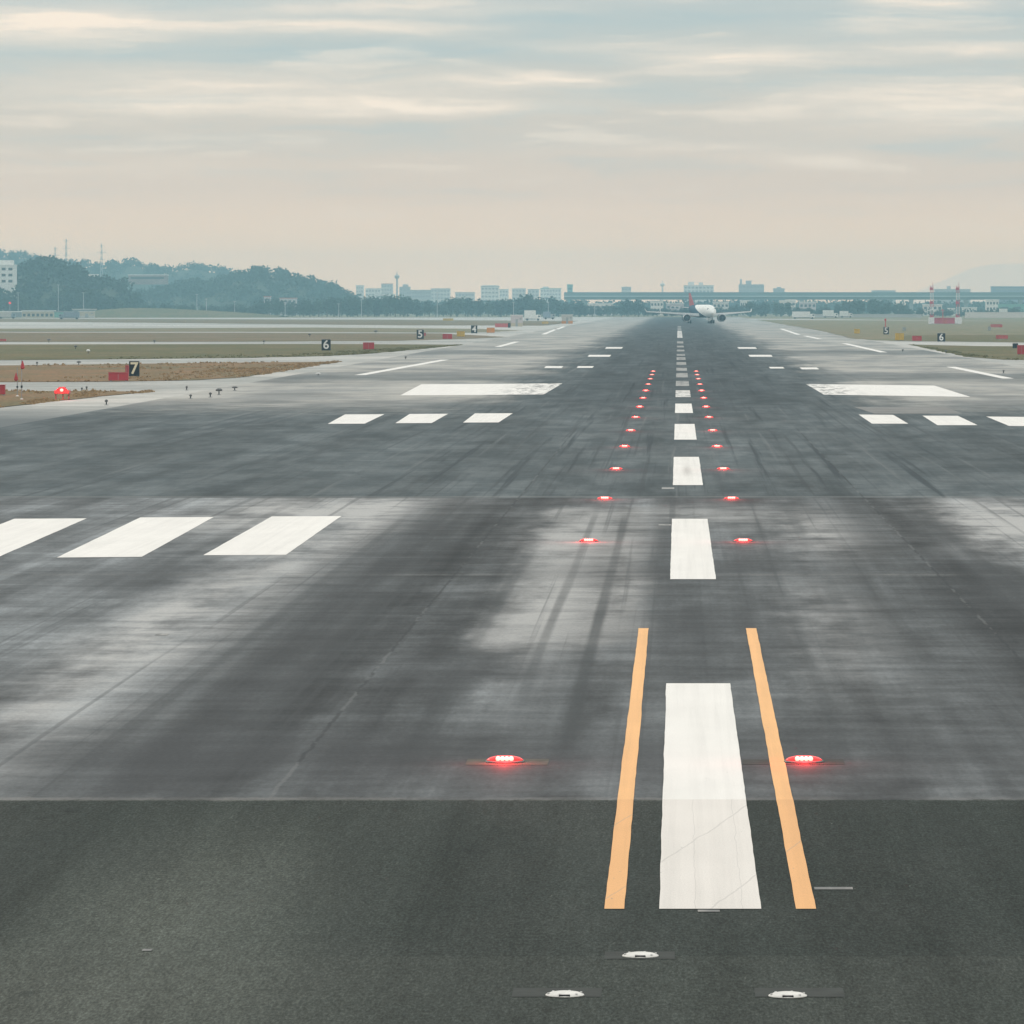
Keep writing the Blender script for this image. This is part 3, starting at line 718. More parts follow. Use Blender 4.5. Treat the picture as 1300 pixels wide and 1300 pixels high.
# ------------------------------------------------------------------ lattice masts (red and white)
M_mred = mat('mast_red', (.50, .09, .14), .5, .3, vary=.1); M_mwht = mat('mast_white', (.72, .70, .70), .5, .3, vary=.08)
def lattice(px, label):
    Y = K / (411 - HY); X = ap(px, Y)
    o = empty('lattice_mast', (X, Y, 0), label, 'radio mast', 'pair of red and white lattice masts')
    n, hh, w0, w1 = 5, 12.0, 1.15, .8
    for k in range(n):
        bm = bmesh.new(); z0, z1 = 1.0 + k * 2.2, 1.0 + (k + 1) * 2.2
        for sub in range(2):
            a, b = z0 + sub * 1.1, z0 + (sub + 1) * 1.1
            wa, wb = [w0 + (w1 - w0) * q / hh for q in (a, b)]
            ca = [(sx * wa / 2, sy * wa / 2, a) for sx, sy in ((-1, -1), (1, -1), (1, 1), (-1, 1))]
            cb = [(sx * wb / 2, sy * wb / 2, b) for sx, sy in ((-1, -1), (1, -1), (1, 1), (-1, 1))]
            for i in range(4):
                j = (i + 1) % 4
                tube(bm, ca[i], cb[i], .062, seg=5); tube(bm, ca[i], cb[j], .036, seg=4); tube(bm, ca[i], ca[j], .036, seg=4)
        link('mast_section', bm, M_mred if k % 2 == 0 else M_mwht, o)
        # aerial panels hung on the red sections
        if k in (0, 2, 4):
            link('aerial_panel', B(box, -.7, .25, -.75, -.62, z0 + .8, z1 - .55, .04), M_mred, o)
    link('base', B(box, -.9, .9, -.9, .9, 0, 1.0, .05), M_mwht, o)
    link('finial', B(tube, (.25, 0, 12), (.25, 0, 13.2), .08, .04), M_mred, o)
    return o
lattice(1183, 'red and white lattice mast at the end of the red hut nearer the airliner')
lattice(1216, 'red and white lattice mast at the end of the red hut farther from the airliner')
Yh = K / (411.5 - HY); sc = Yh / FPX
o = empty('transmitter_hut', (ap(1200, Yh), Yh, 0), 'low red hut with white ends between the two lattice masts', 'hut')
link('wall', B(box, -14 * sc, 12 * sc, -1, 1.5, 0, 1.75), M_mred, o)
link('end_panel', B(box, -21 * sc, -14.05 * sc, -1.1, 1.6, 0, 2.1), M_mwht, o); link('end_panel', B(box, 12.05 * sc, 21 * sc, -1.1, 1.6, 0, 2.1), M_mwht, o)
link('roof', B(box, -14 * sc, 12 * sc, -1.2, 1.7, 1.755, 1.95), M_mred, o)
link('door', B(box, -.4, .5, -1.06, -1.005, 0, 1.6), M_redp, o)
link('step', B(box, -18 * sc, 16 * sc, -2.2, -1.15, 0, .18), M_grey, o)
o = empty('monitor_aerial', (ap(1197, Yh - 8), Yh - 8, 0), 'short red pole in front of the red hut', 'aerial')
link('pole', B(tube, (0, 0, 0), (0, 0, 4.6), .16, .12), M_redp, o); link('arm', B(box, -.5, .5, -.1, .1, 4.2, 4.4), M_redp, o)

# ------------------------------------------------------------------ huts and vehicles far down the field
M_conc = mat('pale_render', (.50, .48, .44), .85, .2, vary=.1, vscale=.2); M_beige = mat('beige_cladding', (.50, .43, .32), .8, .2, vary=.1, vscale=.2)
M_wwall = mat('white_render', (.74, .72, .68), .8, .2, vary=.08, vscale=.2); M_pink = mat('pinkish_render', (.52, .46, .46), .85, .2, vary=.1, vscale=.2)
M_glass = mat('window_glass', (.05, .07, .085), .15, .6, vary=.1); M_roofg = mat('grey_roofing', (.24, .26, .28), .8, .2, vary=.12, vscale=.3)
M_gblue = mat('blue_grey_cladding', (.22, .27, .33), .7, .3, vary=.08, vscale=.2); M_green = mat('green_copper', (.16, .36, .30), .7, .3, vary=.1)
M_dusk = mat('dusty_cladding', (.26, .22, .22), .85, .2, vary=.15, vscale=.2)
M_farwin = mat('hazy_window', (.30, .32, .33), .5, .3, vary=.05)  # city glass paled, distance haze put into its colour
M_rroof = mat('red_tiles', (.42, .16, .12), .8, .2, vary=.12)
def hut(px, ybot, wpx, hpx, m, label, lower=None, flat=True):
    X, Y = gp(px, ybot); s = Y / FPX; W, Hh = wpx * s, hpx * s
    o = empty('equipment_hut', (X, Y, 0), label, 'hut')
    link('wall', B(box, -W / 2, W / 2, 0, 2.6, 0, Hh), m, o)
    link('roof', B(box, -W / 2 - .15, W / 2 + .15, -.15, 2.75, Hh + .003, Hh + .16), M_wwall, o)
    link('door', B(box, -W * .1, W * .1, -.05, -.003, 0, min(2.0, Hh * .75)), M_grey, o)
    if lower: link('plinth_panel', B(box, -W / 2 - .02, W / 2 + .02, -.045, -.002, 0, Hh * .32), lower, o)
    link('vent', B(box, W * .25, W * .4, -.05, -.003, Hh * .6, Hh * .8), M_grey, o)
    return o
hut(656, 414.5, 15, 14, M_pink, 'pale hut with a flat roof standing behind the faded red box', M_beige)
hut(720, 411, 14, 11, M_conc, 'pale hut with an orange lower panel beside the runway edge dashes', M_org)
hut(110, 403.5, 20, 8, M_beige, 'beige block hut at the foot of the grass mound', M_conc)

def truck(px, ybot, Lm, m, cabm, label, rz=0, tall=2.6):
    X, Y = gp(px, ybot)
    o = empty('truck', (X, Y, 0), label, 'truck', None, rz)
    link('cargo_box', B(box, -Lm / 2, Lm / 2 - 1.9, -1.1, 1.1, .75, tall, .06), m, o)
    bm = bmesh.new(); box(bm, Lm / 2 - 1.85, Lm / 2, -1.05, 1.05, .5, 2.2, .18); cab = link('cab', bm, cabm, o)
    link('windscreen', B(box, Lm / 2 - .9, Lm / 2 - .2, -1.075, 1.075, 1.35, 1.95, .03), M_glass, cab)
    for x in (-Lm / 2 + 1.1, Lm / 2 - .95):
        for y in (-1, 1):
            bm = bmesh.new(); tube(bm, (x, y * .82, .42), (x, y * 1.12, .42), .42, seg=14); link('wheel', bm, M_black, o)
    link('chassis', B(box, -Lm / 2 + .1, Lm / 2 - .3, -.75, .75, .44, .72), M_grey, o)
    return o
truck(676, 407, 6.2, M_wwall, M_wwall, 'white box truck parked between the two pale huts', 0, 3.9)
truck(88, 405.5, 8.5, M_gblue, M_gblue, 'dark blue truck parked below the grass mound', R(180), 3.0)
truck(9, 404.5, 7.5, M_conc, M_gblue, 'grey truck parked at the picture edge beside the sheds', 0, 3.0)
truck(697, 405.5, 5.0, M_gblue, M_grey, 'dark small truck parked by the tree belt beyond the yellow box', 0, 3.2)

# ------------------------------------------------------------------ airliner
M_pw = None
def liv(name, fn, rough=.35):
    m = bpy.data.materials.new(name); m.use_nodes = True
    t = NT(m.node_tree); b = t.n['Principled BSDF']; b.inputs['Roughness'].default_value = rough
    P = t.n.new('ShaderNodeTexCoord').outputs['Object']
    t.put(b.inputs['Base Color'], fn(t, P)); return m
def fus_col(t, P):
    x, y, z = t.sep(P)
    ln = t.m('ADD', t.m('MULTIPLY', x, -.2), 4.6)           # blue belly that sweeps up towards the tail
    k = t.ss(t.m('SUBTRACT', z, ln), .06, -.06)
    return t.mix(k, (.88, .87, .83), (.004, .055, .10))
M_fus = liv('fuselage_paint', fus_col, .6); M_fus.node_tree.nodes['Principled BSDF'].inputs['Specular IOR Level'].default_value = .08
M_wing = mat('wing_paint', (.76, .76, .75), .4, .4, vary=.06); M_navy = mat('nacelle_paint', (.008, .04, .065), .35, .5, vary=.05); M_fin = mat('fin_red', (.36, .012, .03), .4, .4, vary=.05)
M_rim = mat('polished_lip', (.75, .75, .75), .25, .5, .8, vary=.03); M_tyre = mat('tyre', (.02, .02, .02), .8, .2, vary=.05)
YA = 1830.0
air = empty('airliner', (ap(891, YA), YA, .024), 'white twin-engine airliner with red tail fin, facing us on the runway', 'airliner', None, R(-90) + R(11.5))
def sect(bm, secs, close=True):
    rings = []
    for (x, zc, ry, rz_) in secs:
        rings.append([bm.verts.new((x, math.cos(2 * math.pi * i / 28) * ry, zc + math.sin(2 * math.pi * i / 28) * rz_)) for i in range(28)])
    for a, b in zip(rings, rings[1:]):
        for i in range(28):
            j = (i + 1) % 28; bm.faces.new((a[i], a[j], b[j], b[i]))
    bm.faces.new(rings[0]); bm.faces.new(rings[-1])
bm = bmesh.new()
sect(bm, [(16.9, 3.35, .05, .05), (16.7, 3.38, .45, .42), (16.1, 3.45, .95, .92), (15.2, 3.6, 1.42, 1.42), (13.9, 3.78, 1.75, 1.8), (12.3, 3.88, 1.95, 2.02), (10.5, 3.9, 1.98, 2.07), (-6, 3.9, 1.98, 2.07),
          (-9.5, 4.08, 1.9, 1.9), (-13, 4.42, 1.55, 1.5), (-16.5, 4.75, 1.0, .98), (-19.5, 5.0, .5, .5), (-20.6, 5.1, .22, .22)])
fus = link('fuselage', bm, M_fus, air, True)
def wing(bm, pts, t0, t1):       # root/tip leading+trailing: [(x,y,z) LE root, TE root, TE tip, LE tip]
    up, dn = [], []
    for (p, th) in zip(pts, (t0, t0, t1, t1)):
        up.append(bm.verts.new((p[0], p[1], p[2] + th / 2))); dn.append(bm.verts.new((p[0], p[1], p[2] - th / 2)))
    # thicker crest behind the leading edge
    bm.faces.new(up); bm.faces.new(dn[::-1])
    for i in range(4):
        j = (i + 1) % 4; bm.faces.new((up[i], dn[i], dn[j], up[j]))
for s in (-1, 1):
    bm = bmesh.new()
    wing(bm, [(4.2, s * 1.7, 2.75), (-3.2, s * 1.7, 2.55), (-3.0, s * 6.2, 2.95), (1.6, s * 6.2, 3.1)], .95, .62)
    wing(bm, [(1.6, s * 6.201, 3.1), (-3.0, s * 6.201, 2.95), (-5.4, s * 17, 3.72), (-3.7, s * 17, 3.78)], .62, .28)
    wg = link('wing', bm, M_wing, air)
    bm = bmesh.new(); wing(bm, [(-3.8, s * 17.0, 3.7), (-5.4, s * 17.0, 3.7), (-6.0, s * 17.5, 4.7), (-5.4, s * 17.5, 4.7)], .12, .08); link('winglet', bm, M_wing, wg)
    bm = bmesh.new(); lathe(bm, [(.6, -.6), (1.1, 0.4), (1.32, 1.8), (1.32, 2.9), (1.22, 3.35)], 26, 'x', (.9, s * 5.75, 1.75))
    en = link('engine', bm, M_navy, air, True)
    bm = bmesh.new()
    lathe(bm, [(1.215, 3.33), (1.27, 3.42), (1.2, 3.56), (1.1, 3.5), (1.08, 3.2)], 26, 'x', (.9, s * 5.75, 1.75)); bm.faces.ensure_lookup_table()
    link('intake_lip', bm, M_rim, en, True)
    bm = bmesh.new(); lathe(bm, [(1.07, 3.36), (.3, 3.40), (.18, 3.7), (.02, 3.85)], 22, 'x', (.9, s * 5.75, 1.75)); link('fan', bm, M_black, en, True)
    link('pylon', B(box, .4, 3.2, s * 5.75 - .18, s * 5.75 + .18, 2.6, 3.0), M_wing, en)
    bm = bmesh.new(); wing(bm, [(-15.3, s * .6, 5.0), (-18.4, s * .6, 5.0), (-19.2, s * 6.2, 5.55), (-18.0, s * 6.2, 5.55)], .3, .14); link('tailplane', bm, M_wing, air)
    # main gear
    g = link('main_gear', B(tube, (-1.4, s * 3.8, .6), (-1.2, s * 3.8, 2.7), .16), M_steel, air)
    for q in (-.35, .35):
        link('wheel', B(tube, (-1.4, s * 3.8 + q - .2, .57), (-1.4, s * 3.8 + q + .2, .57), .57, seg=18), M_tyre, g)
    # cockpit windows
    bm = bmesh.new()
    for (a, b) in ((.06, .62), (.66, 1.12), (1.16, 1.5)):
        pass
    box(bm, 14.55, 15.0, s * .08 if s > 0 else -1.25, 1.25 if s > 0 else -.08, 4.42, 4.86, .05)
    link('cockpit_window', bm, M_glass, fus)
bm = bmesh.new(); wing(bm, [(-13.2, 0, 5.7), (-19.0, 0, 5.5), (-20.6, 0, 11.6), (-18.3, 0, 11.7)], .0, .0)
bm.free(); bm = bmesh.new()
for (pts) in ([(-12.6, 5.75), (-19.2, 5.4), (-20.4, 9.75), (-18.5, 9.75)],):
    for sy in (-.17, .17):
        pass
    a = [bm.verts.new((x, -.17 if z < 8 else -.09, z)) for x, z in pts]; b = [bm.verts.new((x, .17 if z < 8 else .09, z)) for x, z in pts]
    bm.faces.new(a); bm.faces.new(b[::-1])
    for i in range(4): bm.faces.new((a[i], a[(i + 1) % 4], b[(i + 1) % 4], b[i]))
link('tail_fin', bm, M_fin, air)
g = link('nose_gear', B(tube, (11.3, 0, .5), (11.5, 0, 2.2), .14), M_steel, air)
for q in (-.28, .28): link('wheel', B(tube, (11.3, q - .14, .40), (11.3, q + .14, .40), .40, seg=16), M_tyre, g)
link('gear_door', B(box, 10.6, 12.4, -.62, -.56, 1.2, 1.95), M_wing, g); link('gear_door', B(box, 10.6, 12.4, .56, .62, 1.2, 1.95), M_wing, g)

# ------------------------------------------------------------------ trees
def leaf_mat(name, col):
    m = bpy.data.materials.new(name); m.use_nodes = True
    t = NT(m.node_tree); b = t.n['Principled BSDF']; b.inputs['Roughness'].default_value = .8; b.inputs['Specular IOR Level'].default_value = .15
    g = t.n.new('ShaderNodeNewGeometry').outputs['Random Per Island']
    oi = t.n.new('ShaderNodeObjectInfo').outputs['Random']
    f = t.m('MULTIPLY', t.lin(g, 0, 1, .6, 1.5), t.lin(oi, 0, 1, .8, 1.25))
    t.put(b.inputs['Base Color'], t.v('SCALE', col, f)); return m
M_leaf = leaf_mat('evergreen_leaf', (.024, .048, .038)); M_leaf2 = leaf_mat('broad_leaf', (.038, .064, .042)); M_bark = mat('bark', (.10, .08, .06), .9, .1, vary=.2)
def leaf(bm, p, s):
    n = Vector((random.gauss(0, 1), random.gauss(0, 1), random.gauss(0, 1) + .6)).normalized()
    u = n.orthogonal().normalized(); u.rotate(Matrix.Rotation(random.uniform(0, 6.28), 3, n)); v = n.cross(u)
    a = random.uniform(.6, 1.1)
    bm.faces.new([bm.verts.new(p + u * s * a), bm.verts.new(p + v * s * .6), bm.verts.new(p - u * s * a * .9), bm.verts.new(p - v * s * .7)])
def crown(bm, c, r, h, n, s):
    lobes = [(Vector((random.uniform(-.55, .55) * r, random.uniform(-.55, .55) * r, random.uniform(-.38, .42) * h)), random.uniform(.42, .68)) for _ in range(7)]
    for i in range(n):
        l, q = random.choice(lobes)
        d_ = Vector((random.gauss(0, 1), random.gauss(0, 1), random.gauss(0, 1))).normalized() * (random.random() ** .4) * q
        leaf(bm, Vector(c) + l + Vector((d_.x * r, d_.y * r, d_.z * h * .6)), s * random.uniform(.6, 1.3))
TREES = []
for k in range(6):
    hh = 1.0                                           # unit trees, 10 m tall
    crb = bmesh.new(); crown(crb, (0, 0, 5.6), random.uniform(2.7, 3.6), random.uniform(7.2, 8.6), 560, .62)
    cm = link('crown', crb, M_leaf if k % 3 else M_leaf2)
    tb = bmesh.new(); tube(tb, (0, 0, 0), (.1, 0, 4.5), .28, .16); tube(tb, (.1, 0, 4.5), (.2, .1, 8), .16, .05)
    for q in range(5):
        z = 2.6 + q * .9; a = q * 2.4
        tube(tb, (.06, 0, z), (math.cos(a) * 1.8, math.sin(a) * 1.8, z + 1.5), .1, .03, 5)
    tm = link('trunk', tb, M_bark)
    TREES.append((cm.data, tm.data)); bpy.data.objects.remove(cm); bpy.data.objects.remove(tm)
def tree(X, Y, h, label, group, wide=1.0):
    o = empty('tree', (X, Y, 0), label, 'tree', group, random.uniform(0, 6.28))
    s = h / 9.9; o.scale = (s * wide, s * wide, s)
    c, tr = random.choice(TREES)
    for nm, me in (('crown', c), ('trunk', tr)):
        q = bpy.data.objects.new(nm, me); C.objects.link(q); q.parent = o
    return o
def prof(px, P):
    for (a, ya), (b, yb) in zip(P, P[1:]):
        if a <= px <= b: return ya + (yb - ya) * (px - a) / (b - a)
    return None
PA = [(-45, 363), (18, 364), (26, 372), (38, 379), (60, 380), (66, 372), (80, 366), (112, 367), (140, 374), (155, 384), (200, 385), (260, 386), (325, 386), (335, 380), (380, 381), (420, 378), (440, 376), (487, 375), (520, 377), (545, 381), (553, 386), (565, 383), (575, 378), (590, 377), (615, 381), (640, 379), (668, 374), (690, 380), (700, 376), (712, 378), (735, 383), (742, 387), (785, 388), (792, 379), (815, 379), (822, 389), (868, 392)]
PB = [(868, 391), (925, 390), (945, 386), (962, 381), (975, 385), (1000, 384), (1020, 391), (1040, 390), (1062, 384), (1085, 380), (1110, 379), (1128, 381), (1140, 386), (1165, 389), (1180, 393), (1240, 395), (1262, 390), (1300, 392), (1345, 390)]
for P, lab, grp in ((PA, 'dark rounded tree in the long belt beyond the field, hill side of the runway', 'trees in the belt on the hill side'), (PB, 'dark rounded tree in the low belt under the viaduct, mast side of the runway', 'trees in the belt under the viaduct')):
    px = P[0][0]
    while px < P[-1][0]:
        yt = prof(px, P)
        for row in range(2):
            Y = random.uniform(2930, 3010) + row * 130
            h = hz(yt + random.uniform(-.8, 2.2) + (0 if row == 0 else 1.0), Y)
            tree(ap(px + random.uniform(-4, 4), Y), Y, max(3.0, h), lab, grp, random.uniform(.95, 1.35) * max(1, 7.5 / max(h, 3)) ** .6)
        px += random.uniform(8, 12)
# low hedge closing the field behind the grass
M_hedge = leaf_mat('hedge_leaf', (.040, .064, .055))
def hedge(x0, x1, Y, h, label):
    bm = bmesh.new(); L = abs(x1 - x0)
    for i in range(int(L * 7)):
        x = random.uniform(x0, x1); hh = h * (.75 + .5 * mnoise.noise(Vector((x * .12, Y, 0))))
        leaf(bm, Vector((x, Y + random.uniform(-1.5, 1.5), random.random() ** .7 * hh)), .6)
    return tag(link('hedge', bm, M_hedge), label, 'hedge')
hedge(ap(140, 3050), ap(860, 3050), 3200, 4.6, 'dark hedge at the foot of the tree belt, hill side')
hedge(ap(860, 3050), ap(1345, 3050), 3200, 4.6, 'dark hedge at the foot of the trees under the viaduct')

# ------------------------------------------------------------------ hills and woods
M_hill = mat('hill_soil', (.055, .065, .045), .95, .1, vary=.2, vscale=.02)
def hill(Y, P, depth, seed, ncrown, cs, shed=1.0):
    rnd = random.Random(seed)
    xs = [ap(px, Y) for px, _ in P]; hs = [max(0, hz(y, Y)) for _, y in P]
    def top(x):
        for i in range(len(xs) - 1):
            if xs[i] <= x <= xs[i + 1]:
                f = (x - xs[i]) / (xs[i + 1] - xs[i]); f = f * f * (3 - 2 * f)
                return hs[i] + (hs[i + 1] - hs[i]) * f
        return 0
    nx, ny = 70, 14
    bm = bmesh.new(); G = []
    def zz(x, v):
        e = math.sin(math.pi * min(1, max(0, v)) ) ** .8 if 0 < v < 1 else 0
        return max(-.5, (top(x) - cs * 1.05) * e + mnoise.noise(Vector((x * .03, v * 3, seed))) * 1.6 * e)
    for i in range(nx + 1):
        x = xs[0] + (xs[-1] - xs[0]) * i / nx
        G.append([bm.verts.new((x, Y + (j / ny - .5) * depth, zz(x, j / ny))) for j in range(ny + 1)])
    for i in range(nx):
        for j in range(ny): bm.faces.new((G[i][j], G[i + 1][j], G[i + 1][j + 1], G[i][j + 1]))
    tag(link('hill', bm, M_hill, smooth=True), kind='structure')
    bm = bmesh.new()
    for i in range(ncrown):
        x = rnd.uniform(xs[0], xs[-1]); v = rnd.uniform(.04, .6) if rnd.random() < .75 else rnd.uniform(.44, .56)
        z = zz(x, v); s = cs * rnd.uniform(.65, 1.25)
        for q in range(70):
            d_ = Vector((rnd.gauss(0, 1), rnd.gauss(0, 1), rnd.gauss(0, 1))).normalized() * (rnd.random() ** .45)
            leaf(bm, Vector((x + d_.x * s * .8, Y + (v - .5) * depth + d_.y * s * .8, z + s * .45 + d_.z * s * .62)), s * .17)
    tag(link('wood', bm, M_leaf), kind='stuff')
hill(3150, [(-120, 352), (0, 345), (15, 340), (40, 331), (62, 326), (85, 328), (104, 342), (114, 350), (126, 351), (140, 347), (152, 354), (166, 374), (178, 392), (190, 400)], 260, 1, 330, 6.5)
hill(3850, [(120, 385), (150, 372), (190, 366), (215, 360), (250, 354), (285, 349), (310, 342), (330, 338), (352, 340), (385, 350), (415, 358), (440, 369), (460, 380), (490, 392)], 300, 2, 380, 6.5)
hill(4980, [(-160, 322), (0, 316.5), (25, 318), (55, 325), (80, 331), (110, 329), (118, 334), (140, 330), (155, 333), (168, 327), (182, 333), (205, 338), (245, 333), (270, 337), (340, 350), (420, 372)], 320, 3, 400, 6.5)

def belt(P, Y, depth, seed, n, cs):
    rnd = random.Random(seed); bm = bmesh.new()
    for i in range(n):
        px = rnd.uniform(P[0][0], P[-1][0]); y = Y + rnd.uniform(0, depth)
        top = hz(prof(px, P), Y) * rnd.uniform(.72, 1.06)
        x = ap(px, Y)
        for q in range(60):
            d_ = Vector((rnd.gauss(0, 1), rnd.gauss(0, 1), rnd.gauss(0, 1))).normalized() * (rnd.random() ** .45)
            leaf(bm, Vector((x + d_.x * cs, y + d_.y * cs, max(.3, top * .5 + d_.z * top * .5))), cs * .22)
    tag(link('wood', bm, M_leaf), kind='stuff')
belt([(425, 377), (520, 380), (600, 381), (700, 379), (760, 379.5), (830, 381), (880, 380), (960, 378.5), (1040, 380), (1100, 377.5), (1160, 381), (1240, 382), (1300, 380), (1400, 379)], 4050, 140, 11, 420, 6.0)
# low grass mound on the hill side
bm = bmesh.new(); G = []
Ym = 2870
for i in range(41):
    px = 100 + i * 6.5; x = ap(px, Ym); hh = max(0, hz(prof(px, [(90, 401), (125, 393.5), (160, 391), (210, 391.5), (260, 394), (310, 397), (370, 402)]) or 402, Ym))
    G.append([bm.verts.new((x, Ym + (j / 8 - .5) * 90, hh * math.sin(math.pi * j / 8) + (.0 if 0 < j < 8 else -.1) + random.uniform(-.08, .08))) for j in range(9)])
for i in range(40):
    for j in range(8): bm.faces.new((G[i][j], G[i + 1][j], G[i + 1][j + 1], G[i][j + 1]))
tag(link('terrain', bm, M_olive, smooth=True), kind='structure')

# ------------------------------------------------------------------ buildings
def building(px0, px1, ytop, Y, m, label, rows=0, cols=0, roof=None, depth=12, group=None, name='building', z0=0.0, extra=None, wm=None):
    x0, x1 = ap(px0, Y), ap(px1, Y); h = hz(ytop, Y); W = x1 - x0
    o = empty(name, ((x0 + x1) / 2, Y, z0), label, 'building', group); h -= z0
    link('wall', B(box, -W / 2, W / 2, 0, depth, 0, h - .5), m, o)
    link('roof', B(box, -W / 2 - .3, W / 2 + .3, -.3, depth + .3, h - .497, h), roof or M_roofg, o)
    top = h - .5
    fl = 3.2
    for r in range(rows):
        z = top - 1.1 - r * fl
        if z - 1.5 < 0: break
        if cols == 0:
            link('window', B(box, -W * .44, W * .44, -.06, -.004, z - 1.3, z), wm or M_glass, o)
        else:
            for c in range(cols):
                cx = -W / 2 + (c + .5) * W / cols
                link('window', B(box, cx - W / cols * .30, cx + W / cols * .30, -.06, -.004, z - 1.4, z), wm or M_glass, o)
    if extra:
        for (f0, f1, up) in extra:
            link('roof_house', B(box, -W / 2 + f0 * W, -W / 2 + f1 * W, depth * .2, depth * .8, h + .003, h + up), m, o)
    return o
building(-34, 17.5, 336, 3010, M_wwall, 'tall white block on the hill foot at the picture edge', 3, 6, M_wwall, 14, extra=((.55, .95, 2.4),))
building(38, 62, 369, 3060, M_pink, 'pinkish three-storey building half hidden by trees at the hill foot', 3, 5, M_wwall)
building(163, 211, 348.5, 3690, M_dusk, 'long hall with a pale roof on the wooded hillside', 1, 0, M_wwall, 16, z0=19.5)
building(112, 123, 348, 3320, M_wwall, 'tiny white house in the dip between two hill tops', 1, 2, M_wwall, 8)
building(335, 343, 376, 3490, M_pink, 'small pale house at the foot of the wooded hill', 1, 2, M_rroof, 8)
building(355, 376, 378, 3490, M_pink, 'long pale house with a red roof at the foot of the wooded hill', 1, 4, M_rroof, 8)
building(28, 68, 394, 2800, M_beige, 'long low cream shed at the foot of the hill', 1, 7, M_wwall, 9)
building(69, 91, 395, 2790, M_green, 'low green shed next to the cream shed', 1, 3, M_roofg, 9)
building(-60, 27, 395, 2850, M_roofg, 'low grey shed at the picture edge below the white block', 1, 6, M_wwall, 9)
building(92, 120, 392, 2880, M_roofg, 'flat grey shed between the green shed and the mound', 1, 4, M_conc, 9)
M_c1 = mat('hazy_concrete', (.66, .60, .55), .85, .2, vary=.06, vscale=.1); M_c2 = mat('white_concrete', (.78, .72, .66), .85, .2, vary=.06, vscale=.1); M_c3 = mat('grey_concrete', (.44, .43, .42), .85, .2, vary=.06, vscale=.1)  # skyline walls lightened towards the sky, some haze painted into them
for (a, b, yt, Y, m, lab, r_, c_, rf, ex) in (
        (452, 461, 362, 4950, M_c2, 'pale slim block just past the end of the wooded hill', 4, 3, M_c2, ()), (464, 483, 366, 4900, M_c2, 'pale broad block between the hill and the thin tower', 3, 5, M_c1, ()),
        (484, 498, 360, 5000, M_c1, 'block with a reddish roof beside the thin tower', 4, 4, M_rroof, ()), (476, 500, 373, 4300, M_wwall, 'low white-roofed building above the trees', 1, 0, M_wwall, ()),
        (507, 520, 364, 4850, M_c3, 'grey stepped block just past the thin tower', 4, 3, M_c3, ((.3, .8, 2),)), (519, 547, 368, 4700, M_c3, 'long grey block above the tree belt', 2, 8, M_c3, ()),
        (547, 571, 366, 5050, M_c1, 'hazy block between the long grey block and the low flat one', 3, 6, M_c1, ()), (578, 602, 371, 4750, M_c1, 'low flat block before the tall white cube', 2, 6, M_c3, ()),
        (610.5, 633, 363, 4700, M_c2, 'tall white cube-like block above the trees', 4, 5, M_c3, ((.05, .95, .6),)), (634, 645, 367, 5060, M_c2, 'pale block adjoining the tall white cube', 2, 3, M_c1, ()),
        (650, 667, 366, 5080, M_c1, 'hazy block with a flat roof behind the tallest tree', 3, 4, M_c1, ()), (670, 684, 367, 5020, M_c1, 'hazy block behind the tree belt, near the green tower', 2, 3, M_c3, ()), (686, 712, 366, 5100, M_c2, 'broad pale block beside the green tower', 3, 7, M_green, ((.1, .4, 1.5),)),
        (789, 801, 364, 5090, M_c1, 'small hazy block over the near part of the viaduct', 1, 3, M_c3, ()),
        (868, 906, 362, 5150, M_c2, 'very pale wide block behind the airliner', 3, 8, M_c2, ((.15, .35, 3), (.5, .65, 2.5))), (938, 970, 361, 4900, M_c3, 'hazy grey works building with roof houses over the viaduct', 2, 7, M_c3, ((.28, .5, 3.2), (.05, .12, 4.5))),
        (982, 996, 366, 5000, M_c3, 'small grey block next to the works building', 1, 3, M_c3, ((.3, .7, 1.2),)), (1107, 1137, 368.5, 4900, M_c3, 'flat grey block over the viaduct before the lattice masts', 1, 7, M_c3, ()),
        (1187, 1232, 367, 4800, M_c3, 'long low grey block seen between the lattice masts', 1, 9, M_c3, ((.35, .45, 2.5),)), (1259, 1340, 363.5, 4600, M_gblue, 'long blue-grey warehouse over the viaduct at the picture edge', 2, 0, M_gblue, ())):
    building(a, b, yt, Y, m, lab, r_, c_, rf, 16, None, extra=ex, wm=M_farwin)
for (a, b, yt, m, lab) in ((746, 778, 385, M_c2, 'low white building under the viaduct behind the tree belt'), (826, 842, 381.5, M_c2, 'pale house under the viaduct just before the airliner'), (846, 868, 385, M_pink, 'long pinkish house under the viaduct beside the airliner'), (905, 925, 383, M_c1, 'pale house under the viaduct just past the airliner'), (940, 951, 381, M_c2, 'small white house under the viaduct, second past the airliner'), (990, 1010, 381, M_c2, 'white house under the viaduct at a gap in the trees'),
                       (1015, 1036, 383, M_pink, 'pinkish house under the viaduct before the dense trees'), (1172, 1196, 386, M_c1, 'pale shed behind the lattice masts'), (1204, 1212, 391, M_c2, 'small white shed between the lattice masts'), (1222, 1240, 390, M_c2, 'white shed just past the lattice masts'), (1252, 1268, 380, M_c2, 'white stair-towered building past the lattice masts'), (1268, 1330, 386, M_green, 'long green-roofed shed at the picture edge under the viaduct'), (1290, 1312, 391, M_wwall, 'white low shed in front of the green-roofed shed')):
    building(a, b, yt, 3330 + (a % 7) * 6, m, lab, 2, 4, M_wwall if m is not M_green else M_green, 9)
